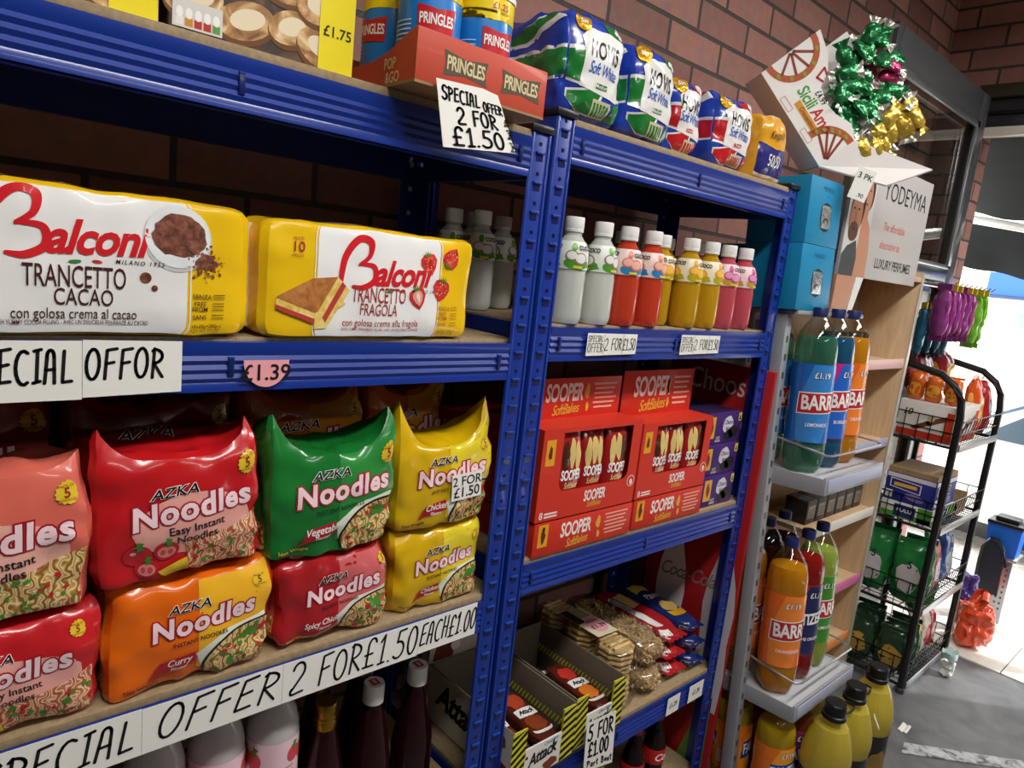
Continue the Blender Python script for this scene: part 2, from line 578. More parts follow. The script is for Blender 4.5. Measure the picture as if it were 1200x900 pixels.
# ================================================================== the setting
def brick_mat(name='brick', scale=1.0):
    m = bpy.data.materials.new(name); m.use_nodes = True
    nt = m.node_tree; b = nt.nodes['Principled BSDF']
    geo = nt.nodes.new('ShaderNodeNewGeometry')
    sep = nt.nodes.new('ShaderNodeSeparateXYZ'); nt.links.new(geo.outputs['Position'], sep.inputs[0])
    ad = nt.nodes.new('ShaderNodeMath'); ad.operation = 'SUBTRACT'
    nt.links.new(sep.outputs[0], ad.inputs[0]); nt.links.new(sep.outputs[1], ad.inputs[1])
    cb = nt.nodes.new('ShaderNodeCombineXYZ'); nt.links.new(ad.outputs[0], cb.inputs[0]); az = nt.nodes.new('ShaderNodeMath'); az.operation = 'SUBTRACT'; az.inputs[1].default_value = .041; nt.links.new(sep.outputs[2], az.inputs[0]); nt.links.new(az.outputs[0], cb.inputs[1])
    n0 = nt.nodes.new('ShaderNodeTexNoise'); n0.inputs['Scale'].default_value = 9
    mxv = nt.nodes.new('ShaderNodeMix'); mxv.data_type = 'VECTOR'; mxv.inputs[0].default_value = .012
    nt.links.new(cb.outputs[0], mxv.inputs[4]); nt.links.new(n0.outputs['Color'], mxv.inputs[5])
    br = nt.nodes.new('ShaderNodeTexBrick')
    br.inputs['Scale'].default_value = 1
    br.inputs['Brick Width'].default_value = .27
    br.inputs['Row Height'].default_value = .097
    br.inputs['Mortar Size'].default_value = .0072
    br.inputs['Mortar Smooth'].default_value = .3
    br.inputs['Bias'].default_value = -.1
    br.inputs['Color1'].default_value = lin('#ab7a6e'); br.inputs['Color2'].default_value = lin('#7f564d')
    br.inputs['Mortar'].default_value = lin('#48413c')
    nt.links.new(mxv.outputs[1], br.inputs['Vector'])
    n = nt.nodes.new('ShaderNodeTexNoise'); n.inputs['Scale'].default_value = 35; n.inputs['Detail'].default_value = 6
    nt.links.new(geo.outputs['Position'], n.inputs['Vector'])
    mx = nt.nodes.new('ShaderNodeMix'); mx.data_type = 'RGBA'; mx.blend_type = 'OVERLAY'; mx.inputs[0].default_value = .35
    nt.links.new(br.outputs['Color'], mx.inputs[6]); nt.links.new(n.outputs['Color'], mx.inputs[7])
    nt.links.new(mx.outputs[2], b.inputs['Base Color'])
    bp = nt.nodes.new('ShaderNodeBump'); bp.inputs['Strength'].default_value = .6; bp.inputs['Distance'].default_value = .01; bp.invert = True
    nt.links.new(br.outputs['Fac'], bp.inputs['Height']); nt.links.new(bp.outputs['Normal'], b.inputs['Normal'])
    b.inputs['Roughness'].default_value = .7
    return m
BRICK = brick_mat()
WALLY, ENDX = .47, 3.1
struct(MB().box((-3, WALLY, 0), (ENDX + .3, WALLY + .2, 3.40), BRICK).build('wall_back'))
mb = MB()
mb.box((ENDX, .30, 0), (ENDX + .3, WALLY, 3.40), BRICK)
mb.box((ENDX, -1.6, 2.61), (ENDX + .3, .30, 3.40), BRICK)
mb.box((ENDX, -4.2, 0), (ENDX + .3, -1.6, 3.40), BRICK)
struct(mb.build('wall_right'))
struct(MB().box((-3.2, -4.2, 0), (-3, WALLY + .2, 3.40), M('#6d675f', 'rough')).build('wall_left'))
struct(MB().box((-3.2, -4.4, 0), (ENDX + .3, -4.2, 3.40), M('#6d675f', 'rough')).build('wall_front'))
struct(MB().box((-3.2, -4.4, 3.40), (ENDX + .3, WALLY + .2, 3.5), M('#cfcac0', 'rough')).build('ceiling'))
FLOORM = ramp_mat('grey_vinyl', [(.3, '#4a4a4b'), (.5, '#5b5b5c'), (.7, '#6a6a6a')], 5, 1.5, 'paper', rough=.55)
struct(MB().box((-3.2, -4.4, -.06), (2.68, WALLY + .2, 0), FLOORM).build('floor'))
mb = MB()
for i in range(7):
    y1 = .42 - i * .4
    mb.box((2.69, y1 - .395, -.06), (3.06, y1, .004), M('#d9d4c8', 'rough'))
mb.box((2.68, -2.6, -.06), (3.08, .45, -.004), M('#5a564f', 'rough'))
struct(mb.build('trim_1'))                       # tiled door step
PAVE = ramp_mat('pale_paving', [(.35, '#b2aca4'), (.5, '#c8c2ba'), (.7, '#d6d1ca')], 18, 1, 'rough', 'noise')
struct(MB().box((3.08, -9, -.08), (9.5, 6, -.012), PAVE).build('ground'))

# steel lintel and cassette over the doorway
mb = MB()
mb.box((ENDX - .02, -1.6, 2.55), (ENDX + .3, .30, 2.61), M('#3d3a2c', 'paint'), .004)
mb.box((ENDX + .02, -1.6, 2.42), (ENDX + .28, .30, 2.55), M('#33363a', 'paint'), .006)
mb.box((ENDX + .0, -1.6, 2.475), (ENDX + .03, .30, 2.49), M('#0f1011', 'paint'))
struct(mb.build('trim_2'))
o = MB().box((ENDX + .01, -1.6, 2.375), (ENDX + .06, .27, 2.42), M('#e8e4d6', 'paint'), .008).build('awning_rail')
tag(o, 'cream rail running over the doorway under the dark lintel', 'rail')
# dark green awning cloth outside the door
AWN = ramp_mat('dark_green_cloth', [(.3, '#0a0f0d'), (.6, '#101714'), (.8, '#18211d')], 3, 3, 'paper', 'noise', (1, .3, 1))
mb = MB()
AX0, AX1 = 3.42, 3.95
def awn_z(y): return -.16 * (.5 - y)
mb.grid(lambda u, v: Vector((AX0 + (AX1 - AX0) * v, .9 - 2.7 * u, 2.52 - .40 * v + awn_z(.9 - 2.7 * u) * v + .008 * math.sin(u * 50) * v)), 50, 8, AWN)
mb.grid(lambda u, v: Vector((AX1 + .02 * math.sin(u * 34) * v, .9 - 2.7 * u, 2.06 + awn_z(.9 - 2.7 * u) - .25 * v + .006 * math.sin(u * 60) * v)), 80, 4, AWN)
aw = thing('awning', 'dark green cloth awning hanging outside the doorway', 'awning')
mb.build('cloth', aw)
mb = MB(); mb.tube([(AX1, .9, 2.085 + awn_z(.9)), (AX1, -1.8, 2.085 + awn_z(-1.8))], .024, M('#d6d8d0', 'paint'), 10); mb.build('front_bar', aw)

# worn metal strip across the floor
mb = MB(); mb.add([(1.77, -.30, .004), (2.05, -.60, .004), (1.99, -.62, .004), (1.70, -.315, .004), (1.77, -.30, 0), (2.05, -.60, 0), (1.99, -.62, 0), (1.70, -.315, 0)], [[0, 1, 2, 3][::-1], [0, 4, 5, 1], [1, 5, 6, 2], [2, 6, 7, 3], [3, 7, 4, 0]],
                  ramp_mat('worn_strip', [(.35, '#5a5b5d'), (.5, '#a9abae'), (.7, '#c4c6c8')], 25, 1, 'paper'))
o = mb.build('trim_3'); struct(o)
# glazed door leaf folded back along the brick wall
LX0, LX1, LY, LZ1 = 1.84, 2.985, .24, 2.525
STEEL = M('#5c6064', 'metal'); DST = M('#4a4c4f', 'paint')
mb = MB()
mb.box((LX0, LY - .025, .03), (LX0 + .05, LY + .025, LZ1), DST, .004)
mb.box((LX1 - .10, LY - .025, .03), (LX1, LY + .025, LZ1), DST, .004)
mb.box((LX0 + .05, LY - .025, LZ1 - .13), (LX1 - .10, LY + .025, LZ1), DST, .004)
mb.box((LX0 + .05, LY - .025, 1.66), (LX1 - .10, LY + .025, 1.72), STEEL, .004)
mb.box((LX0 + .05, LY - .025, .03), (LX1 - .10, LY + .025, .22), DST, .004)
mb.box((LX0 - .055, LY - .01, .03), (LX0 - .002, LY + .05, LZ1), M('#5d5748', 'paint'), .003)
for z0, z1 in ((1.72, LZ1 - .13), (.22, 1.66)):
    for a, b in (((LX0 + .05, z1 - .03), (LX1 - .10, z1)), ((LX0 + .05, z0), (LX1 - .10, z0 + .02)), ((LX0 + .05, z0), (LX0 + .068, z1)), ((LX1 - .135, z0), (LX1 - .10, z1))):
        mb.box((a[0], LY - .034, a[1]), (b[0], LY - .02, b[1]), M('#a8adb0', 'metal'), .003)
d1 = mb.build('door_1'); struct(d1)
o = MB().box((LX0 + .05, LY - .004, .22), (LX1 - .10, LY + .004, 1.66), GLASS).box((LX0 + .05, LY - .004, 1.72), (LX1 - .10, LY + .004, LZ1 - .13), GLASS).build('glass_pane', d1)

# ================================================================== blue shelving
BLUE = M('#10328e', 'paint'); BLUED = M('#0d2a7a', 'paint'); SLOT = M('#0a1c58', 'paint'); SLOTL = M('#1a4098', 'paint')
DEPTH = .40
def shelving(x0, x1, tiers, bts, label, tops):
    t = thing('shelving_unit', label, 'shelving', (x0, 0, 0))
    W = x1 - x0
    top = tops
    for fx in (0, 1):
        for fy in (0, 1):
            mb = MB()
            xa = 0 if fx == 0 else W - .046
            ya = 0 if fy == 0 else DEPTH - .003
            mb.box((xa, ya, .0), (xa + .046, ya + .003, top), BLUE, .0009)
            xb = 0 if fx == 0 else W - .003
            yb = .003 if fy == 0 else DEPTH - .046
            mb.box((xb, yb, .0), (xb + .003, yb + .043, top), BLUE, .0009)
            sgn = -1 if fy == 0 else 1
            yf = 0 if fy == 0 else DEPTH
            # rolled lips on the edges and keyhole slots with raised tabs
            for lx in (xa + .0035, xa + .0425):
                mb.box((lx - .0025, min(yf, yf + sgn * .0022), .0), (lx + .0025, max(yf, yf + sgn * .0022), top), BLUE, .0008)
            if fy == 0:
                z = .06
                while z < top - .03:
                    mb.box((xa + .015, yf - .0008, z), (xa + .031, yf + .0, z + .014), SLOT)
                    mb.box((xa + .013, yf - .0045, z + .012), (xa + .033, yf, z + .016), SLOTL, .0008)
                    mb.box((xa + .020, yf - .0008, z + .026), (xa + .026, yf, z + .032), M('#050a1e', 'paint'))
                    z += .05
            else:
                z = .06
                while z < top - .03:
                    mb.box((xa + .018, yf - .0045, z), (xa + .027, yf - .003, z + .010), M('#a9b6cf', 'paint'))
                    z += .05
            mb.build('post', t)
            MB().box((xa - .004, ya - .006 if fy == 0 else ya - .045, top), (xa + .05, ya + .05 if fy == 0 else ya + .008, top + .014), M('#17181b', 'plastic'), .004).build('post_cap', t)
    def prof(s):
        # corrugated beam face: y outward, z
        P = []
        H = .066
        ys = [(0, 0), (.002, .0), (.002, .008), (.0005, .012), (.0035, .018), (.0005, .024), (.0035, .030), (.0005, .036), (.0035, .042), (.0005, .048), (.003, .056), (.003, H), (0, H)]
        return ys
    for z, bt in zip(tiers, bts):
        zb = z - .066
        # front and back beams
        pf = [(-a + .0, zb + b) for a, b in prof(0)] + [(.012, zb + .066), (.012, zb)]
        mb = MB()
        vs = []; n = len(pf)
        for xx in (.046, W - .046):
            vs += [(xx, y, zz) for y, zz in pf]
        mb.add(vs, [[i, i + n, (i + 1) % n + n, (i + 1) % n] for i in range(n)] + [list(range(n)), list(range(n, 2 * n))[::-1]], BLUE)
        for xx in (.07, W / 2, W - .07):
            mb.box((xx - .004, -.0048, zb + .02), (xx + .004, -.001, zb + .046), SLOT, .0006)
            mb.box((xx - .004, -.0058, zb + .045), (xx + .004, -.001, zb + .047), SLOTL)
        # returned lip under the board
        mb.box((.046, .0, zb), (W - .046, .03, zb + .003), BLUE)
        fixn(mb.build('front_beam', t))
        pb = [(DEPTH - y, zz) for y, zz in pf]
        mb = MB()
        mb.add([(xx, y, zz) for xx in (.046, W - .046) for y, zz in pb], [[i, i + n, (i + 1) % n + n, (i + 1) % n] for i in range(n)] + [list(range(n)), list(range(n, 2 * n))[::-1]], BLUED)
        fixn(mb.build('back_beam', t))
        for xa in (.003, W - .015):
            MB().box((xa, .046, zb), (xa + .012, DEPTH - .046, zb + .066), BLUED, .001).build('side_beam', t)
        MB().box((.008, .001 if bt > .008 else .0135, z + bt - .0122), (W - .008, DEPTH - .004 if bt > .008 else DEPTH - .0135, z + bt - .0002), CHIP, .0006).build('shelf_board', t)
    return t
LZ = [.09, .424, .892, 1.390, 1.747]
RZ_ = [.09, .428, .942, 1.422, 1.785]
LB = [.0125, .0125, .0125, .005, .0125]
RB = [.0125, .0125, .0105, .004, .0125]
shelving(-1.09, -.009, LZ, LB, 'blue metal shelving unit with cakes and noodle packs, on the left', 1.757)
shelving(0.0, .898, RZ_, RB, 'blue metal shelving unit with bread and small drinks, right of the noodle shelves', 1.795)
L1, L2, L3, L4, L5 = [z + b for z, b in zip(LZ, LB)]
R1, R2, R3, R4, R5 = [z + b for z, b in zip(RZ_, RB)]

# ================================================================== paper signs
WHITE = M('#f1efe8', 'paper'); INK = M('#1c1b1d', 'ink'); BLACK = M('#111113', 'ink')
def card_on_beam(name, label, pts, writing, yf=-.0075, cat='sign', group=None, mat=None, th=.0006, inks=None):
    """flat card on the beam face; pts and writing in x, z world units"""
    mb = MB()
    cx = sum(p[0] for p in pts) / len(pts); cz = sum(p[1] for p in pts) / len(pts)
    L = [(a - cx, b - cz) for a, b in pts]
    mb.prism(L, -th, 0, mat or WHITE, 1)
    mp = flat((-cx, -th, -cz))
    for i, wt in enumerate(writing):
        mb.decal(wt, mp, inks[i] if inks else INK, 1 + i * .2)
    o = mb.build(name)
    o.location = (cx, yf, cz)
    return tag(o, label, cat, group)
def X0(px, py): return hy(px, py, -.008)[0]
# lower left beam: four strips of paper
zt, zb = LZ[2] + .003, LZ[2] - .064
xs = [-1.03, X0(166, 855), X0(331, 800), X0(490, 745), X0(558, 722)]
card_on_beam('paper_sign', 'white strip reading SPECIAL on the beam under the noodles, left end', [(xs[0], zb - .004), (xs[1], zb - .002), (xs[1], zt), (xs[0], zt)],
             [hand('SPECIAL', X0(-30, 893), xs[1] - .012, zb + .012, zt - .010, .0042, .14)], group='special offer strips under the noodles')
card_on_beam('paper_sign', 'white strip reading OFFER on the beam under the orange noodle pack', [(xs[1] + .0005, zb - .002), (xs[2], zb), (xs[2], zt), (xs[1] + .0005, zt - .001)],
             [hand('OFFER', xs[1] + .016, xs[2] - .012, zb + .012, zt - .008, .0042, .3)], group='special offer strips under the noodles')
card_on_beam('paper_sign', 'white strip reading 2 FORE 1.50 on the beam under the noodles', [(xs[2] + .0005, zb), (xs[3], zb + .001), (xs[3], zt), (xs[2] + .0005, zt)],
             [hand('2 FOR£1.50', xs[2] + .012, xs[3] - .004, zb + .010, zt - .006, .0040, .12)], group='special offer strips under the noodles')
card_on_beam('paper_sign', 'short white strip reading EACH 1.00 on the beam beside the blue post', [(xs[3] + .0005, zb + .003), (xs[4], zb + .004), (xs[4], zt + .002), (xs[3] + .0005, zt)],
             [hand('EACH£1.00', xs[3] + .004, xs[4] - .003, zb + .018, zt - .008, .0036, .12)], group='special offer strips under the noodles')
# middle left beam
a, b = X0(96, 430), X0(213, 430)
zt, zb = LZ[3] + .002, LZ[3] - .062
card_on_beam('paper_sign', 'white strip reading SPECIAL on the beam under the chocolate cake pack', [(-1.03, zb - .006), (a, zb - .005), (a, zt), (-1.03, zt)],
             [hand('SPECIAL', X0(-48, 430), a - .010, zb + .016, zt - .010, .0038, .02)], group='offer strips under the cakes')
card_on_beam('paper_sign', 'white strip reading OFFOR on the beam left of the pink price tag', [(a + .0005, zb - .003), (b, zb), (b, zt), (a + .0005, zt + .001)],
             [hand('OFFOR', a + .003, b - .022, zb + .018, zt - .010, .0038, .05)], group='offer strips under the cakes')
cx, cz = X0(313, 422), hy(313, 422, -.008)[1]
r = (X0(340, 430) - X0(287, 430)) / 2
card_on_beam('price_tag', 'pink half-round price tag reading 1.39 under the strawberry cake pack', [(cx + r * math.cos(PI + PI * i / 20), cz + r * 1.18 * math.sin(PI + PI * i / 20)) for i in range(21)],
             [text('£1.39', .031, cx, cz - .018, .012)], cat='price tag', mat=M('#f3a6ac', 'paper'))
# right middle beam
zt, zb = RZ_[3] - .010, RZ_[3] - .052
for i, (pa, pb, lab) in enumerate(((688, 746, 'small white offer strip reading 2 FOR 1.50 under the clear coconut drinks'), (798, 843, 'small white offer strip reading 2 FOR 1.50 under the yellow drinks'))):
    a, b = X0(pa, 402), X0(pb, 402)
    k = a + (b - a) * .32
    card_on_beam('paper_sign', lab, [(a, zb - .003), (b, zb), (b, zt), (a, zt + .001)],
                 [hand('SPECIAL', a + .003, k - .003, zb + .026, zt - .004, .0014), hand('OFFER', a + .003, k - .002, zb + .004, zb + .022, .0016), hand('2 FOR', k + .004, k + (b - k) * .54, zb + .008, zt - .010, .002), hand('£1.50', k + (b - k) * .58, b - .005, zb + .008, zt - .010, .002),
                  rect(k, zb, k + .0008, zt), rect(k + (b - k) * .56, zb, k + (b - k) * .56 + .0008, zt)], group='offer strips under the small drinks')
# right lower beam price labels
for pa, pb, py, lab in ((784, 797, 815, 'white 1.39 price label on the lowest blue beam, left of two'), (809, 824, 803, 'white 1.39 price label on the lowest blue beam, right of two')):
    a, b = X0(pa, py), X0(pb, py)
    zz = RZ_[1] - .006
    card_on_beam('price_label', lab, [(a, zz - .052), (b, zz - .052), (b, zz), (a, zz)], [text('£1.39', .021, (a + b) / 2, zz - .026, .02, sx=.75)], cat='price label', group='price labels on the lowest beam')
# hand-written sign hung on the crisp tray
def Y(px, py, y): return hy(px, py, y)
yq = -.075
q = [Y(519, 172, yq), Y(604, 180, yq), Y(583, 112, yq), Y(566, 104, yq), Y(511, 91, yq)]
tl = q[4]; 
mb_pts = [(p[0], p[1]) for p in q]
TLs, TRs, BLs, BRs = Y(513, 92, yq), Y(588, 118, yq), Y(522, 176, yq), Y(606, 182, yq)
def insign(sh):
    V, F = sh
    return [((1 - v) * ((1 - u) * BLs[0] + u * BRs[0]) + v * ((1 - u) * TLs[0] + u * TRs[0]), (1 - v) * ((1 - u) * BLs[1] + u * BRs[1]) + v * ((1 - u) * TLs[1] + u * TRs[1])) for u, v in V], F
card_on_beam('paper_sign', 'white sign reading SPECIAL OFFER 2 FOR 1.50 hung on the red crisp tray', mb_pts,
             [insign(hand('SPECIAL', .03, .58, .74, .94, .030, .08)), insign(hand('OFFER', .64, .93, .70, .86, .026, .05)),
              insign(hand('2 FOR', .22, .80, .42, .66, .034)), insign(hand('£1.50', .12, .84, .08, .36, .036)),
              insign((lambda s: ([(.95 - v, .05 + u) for u, v in s[0]], s[1]))(hand('Part Best Bte', 0, .6, -.03, .03, .014)))], yf=yq)

# ================================================================== noodle packs
def pleft(s, u, v, off):
    cy, cz = -u / (s.d / 2), v / (s.h / 2) - 1
    cy = max(-.97, min(.97, cy)); cz = max(-.97, min(.97, cz))
    p = s.P(-1, cy, cz)
    e = .05
    a = s.P(-1, cy - e, cz) - s.P(-1, cy + e, cz)
    b = s.P(-1, cy, min(1, cz + e)) - s.P(-1, cy, max(-1, cz - e))
    n = a.cross(b).normalized()
    return p + n * (off + .0002)
def ptop(s, u, v, off):
    cx, cy = u / (s.w / 2), v / (s.d / 2)
    p = s.P(max(-.97, min(.97, cx)), max(-.97, min(.97, cy)), 1)
    return p + Vector((0, 0, off + .0006))
CUT = (.011, .011)
PINKW = M('#f7d9de', 'filmink'); DRED = M('#a3182a', 'filmink'); FW = M('#f6f2ee', 'filmink'); FBLK = M('#1a1a1d', 'filmink')
GOLD = M('#e3c331', 'filmink'); LEAF = M('#3c8a2e', 'filmink'); PEPPER = M('#c2202c', 'filmink')
def noodles_logo(mb, mp, x, y, s):
    s *= 1.16
    mb.decal(text('Noodles', s, x, y, .085, .10, 1.10, .96, .09), mp, DRED, 3, CUT)
    mb.decal(text('Noodles', s, x, y, .036, .10, 1.10, .96, .09), mp, PINKW, 4, CUT)
    mb.decal(text('AZKA', s * .46, x - s * .55, y + s * .60, .05, .25, 1.0, 1.15, .05), mp, FW, 4, CUT)
    mb.decal(text('AZKA', s * .46, x - s * .55, y + s * .60, .012, .25, 1.0, 1.15, .05), mp, FBLK, 5, CUT)
def seal(mb, mp, x, y, r):
    mb.decal(star(x, y, r, 15), mp, GOLD, 3, CUT)
    mb.decal(merge(text('5', r * 1.15, x, y - r * .05, .02), text('PACK OF', r * .34, x, y + r * .52, 0), text('NOODLES', r * .3, x, y - r * .6, 0)), mp, M('#9a2b1c', 'filmink'), 4, CUT)
def tomato(mb, mp, x, y, r, cut=False):
    mb.decal(ell(x, y, r, r * .92, 20), mp, PEPPER, 3, CUT)
    if cut:
        mb.decal(ell(x, y - r * .1, r * .72, r * .6, 18), mp, M('#e98a86', 'filmink'), 4, CUT)
        mb.decal(merge(ell(x - r * .3, y - r * .1, r * .2, r * .3, 10), ell(x + r * .3, y - r * .1, r * .2, r * .3, 10)), mp, M('#d84a45', 'filmink'), 5, CUT)
    else:
        mb.decal(ell(x - r * .3, y + r * .3, r * .22, r * .16, 10), mp, M('#f3b6b2', 'filmink'), 4, CUT)
    mb.decal(star(x + r * .1, y + r * .85, r * .45, 5, .35), mp, LEAF, 5, CUT)
def bits(mb, mp, x0, y0, x1, y1, n, seed, inside=None, layer=5):
    R = random.Random(seed)
    gs = []; rs = []
    for i in range(n):
        x, y = R.uniform(x0, x1), R.uniform(y0, y1)
        if inside and not inside(x, y): continue
        (gs if R.random() < .6 else rs).append(blob(x, y, R.uniform(.002, .005), R.uniform(.002, .0045), 7, .4, i))
    if gs: mb.decal(merge(*gs), mp, LEAF, layer, CUT)
    if rs: mb.decal(merge(*rs), mp, PEPPER, layer, CUT)
def noodle_pack(label, x0, x1, y, z, h, base, kind, flavour='', d=.12, roll=0, yaw=0, tilt=0, ears=.12, sag=.05, seed=1, panel=None, dim=1, group='noodle multipacks on the lower shelf'):
    wd = x1 - x0
    P = Puffy(wd, d, h, 11, .12, .0085, ears, seed, 15, sag)
    mb = MB()
    P.shell(mb, M(base, 'film'))
    mp = P.front
    W = wd / 2
    if kind == 'easy':
        lo = M(panel or '#e8a59a', 'filmink')
        mb.decal(blob(W * .12, h * .44, W * .72, h * .25, 20, .05, seed), mp, lo, 1, CUT)
        mb.decal(poly([(W * .06, .004), (W * .96, .004), (W * .97, h * .46), (W * .55, h * .36), (W * .0, h * .30)]), mp, REDNOODLE if panel is None else NOODLE, 2, CUT)
        bits(mb, mp, W * .1, .01, W * .95, h * .3, 22, seed)
        noodles_logo(mb, mp, W * .10, h * .57, h * .205)
        mb.decal(merge(text('Easy Instant', h * .085, W * .14, h * .42, .012, 0, 1, 1, .06), text('Noodles', h * .085, W * .14, h * .34, .012, 0, 1, 1, .06)), mp, FBLK, 3, CUT)
        seal(mb, mp, W * .78, h * .83, h * .075)
        tomato(mb, mp, -W * .55, h * .25, h * .10)
        tomato(mb, mp, -W * .22, h * .26, h * .09, True)
        tomato(mb, mp, -W * .45, h * .13, h * .085, True)
        mb.decal(poly([(-W * .32, h * .10), (W * .02, h * .17), (W * .06, h * .06), (-W * .24, h * .0 + .004)]), mp, GOLD, 6, CUT)
    else:
        pm = M(panel, 'filmink')
        mb.decal(poly([(W * .02, h * .98), (W * .985, h * .98), (W * .985, .02), (W * .02, .02)]), mp, pm, 1, CUT)
        # white swoosh, dark dish and noodles cut off at the lower right corner
        cx, cy, rx, ry = W * .80, h * .12, W * .72, h * .36
        inb = lambda x, y: x < W * .97 and y > .006
        def clip(k):
            pts = [(cx + rx * k * math.cos(a), cy + ry * k * math.sin(a)) for a in [math.radians(t) for t in range(0, 181, 6)]]
            pts = [(min(px_, W * .975), max(py_, .006)) for px_, py_ in pts]
            pts = [(pts[0][0], .006)] + pts + [(pts[-1][0] + .004, .006)]
            return poly(pts)
        mb.decal(poly([(W * .0, h * .30), (W * .35, h * .46), (W * .9, h * .52), (W * .97, h * .4), (W * .97, .006), (W * .12, .006)]), mp, M('#eef0e0', 'filmink'), 2, CUT)
        mb.decal(clip(1.0), mp, M('#20241f', 'filmink'), 3, CUT)
        mb.decal(clip(.95), mp, NOODLE, 4, CUT)
        ins = lambda x, y: ((x - cx) / (rx * .86)) ** 2 + ((y - cy) / (ry * .86)) ** 2 < 1 and x < W * .95 and y > .008
        bits(mb, mp, cx - rx, .008, W * .95, cy + ry, 60, seed, ins)
        mb.decal(merge(*[blob(W * .62 + i * .006, h * .34 + (i % 2) * .006, .008, .006, 9, .5, i + seed) for i in range(4)]), mp, LEAF, 6, CUT)
        mb.decal(blob(W * .86, h * .36, .012, .006, 9, .5, seed), mp, PEPPER, 6, CUT)
        noodles_logo(mb, mp, W * .10, h * .60, h * .21)
        mb.decal(text('INSTANT NOODLES', h * .05, W * .04, h * .44, .012, 0, 1, 1, .06), mp, FBLK, 5, CUT)
        rb = [(-W * .55, h * .13), (-W * .42, h * .28), (-W * .02, h * .33), (W * .0, h * .22), (-W * .38, h * .17)]
        mb.decal(poly(rb), mp, M('#b01f2b', 'filmink'), 3, CUT)
        mb.decal(merge(text(flavour, h * .09, -W * .2, h * .265, .015, .25, 1, .9, .1), text('Flavour', h * .045, -W * .2, h * .20, .01, .2, 1, 1, .1)), mp, FW, 4, CUT)
        mb.decal(text('Net Weight', h * .055, -W * .62, h * .09, .015, 0, 1, 1, .04), mp, GOLD if base in ('#17762f', '#b01f26') else M('#5a1f10', 'filmink'), 3, CUT)
        seal(mb, mp, W * .8, h * .84, h * .072)
        # side gusset print
        sm = lambda u, v, o: pleft(P, u, v, o)
        mb.decal(rect(-d * .40, h * .1, d * .40, h * .9), sm, pm, 1, CUT)
        mb.decal(rect(-d * .40, h * .1, d * .40, h * .34), sm, NOODLE, 2, CUT)
    o = mb.build('noodle_pack')
    o.location = ((x0 + x1) / 2, y + d / 2, z)
    o.rotation_euler = (math.radians(tilt), math.radians(roll), math.radians(yaw))
    return tag(o, label, 'noodles', group)
lower = L3
H1 = .145
noodle_pack('red tomato noodle pack at the left edge, under the salmon pink pack', -0.915, -0.697, 0.004, lower, .148, '#c51f26', 'easy', seed=3, ears=.05, sag=0)
noodle_pack('orange curry noodle pack on the shelf under the red tomato pack', -0.694, -0.469, 0.004, lower, .160, '#ea6a10', 'bowl', 'Curry', panel='#f0b428', seed=5, ears=.06, sag=0)
noodle_pack('dark red spicy chicken noodle pack on the shelf under the green pack', -0.466, -0.264, 0.006, lower, .146, '#b01f26', 'bowl', 'Spicy Chicken', panel='#d8686a', seed=6, ears=.06, sag=0)
noodle_pack('yellow chicken noodle pack on the shelf, lower of the two yellow packs', -0.258, -0.062, 0.01, lower, .150, '#d8ae0e', 'bowl', 'Chicken', panel='#e6cf2a', seed=7, ears=.06, sag=0)
noodle_pack('salmon pink instant noodle pack at the left edge, on top of a red pack', -0.93, -0.710, 0.0, lower + .149, .185, '#dd6a5a', 'easy', seed=8, ears=.10, panel='#efb3a4', sag=.0)
noodle_pack('bright red tomato instant noodle pack stacked on the orange curry pack', -0.706, -0.492, 0.0, lower + .163, .178, '#c3191f', 'easy', seed=9, ears=.22, sag=.02, roll=-2)
noodle_pack('green vegetable noodle pack stacked on the spicy chicken pack', -0.488, -0.270, 0.0, lower + .149, .182, '#17762f', 'bowl', 'Vegetable', panel='#2b8a3c', seed=10, ears=.26, sag=.06)
noodle_pack('yellow chicken noodle pack with a 2 for 1.50 sticker, upper of the two', -0.268, -0.060, 0.006, lower + .153, .170, '#d8ae0e', 'bowl', 'Chicken', panel='#e6cf2a', seed=11, ears=.34, sag=.08)
# sticker on the upper yellow pack
mb = MB(); mb.box((-.033, -.0006, -.024), (.033, 0, .024), WHITE)
mb.decal(merge(text('2 FOR', .024, 0, .010, .008), text('£1.50', .026, 0, -.011, .012)), flat((0, -.0006, 0)), INK, 1)
o = mb.build('price_sticker'); o.location = (-.128, -.008, lower + .153 + .078)
o.rotation_euler = (0, math.radians(-3), 0)
tag(o, 'white 2 FOR 1.50 sticker on the upper yellow noodle pack', 'price sticker')
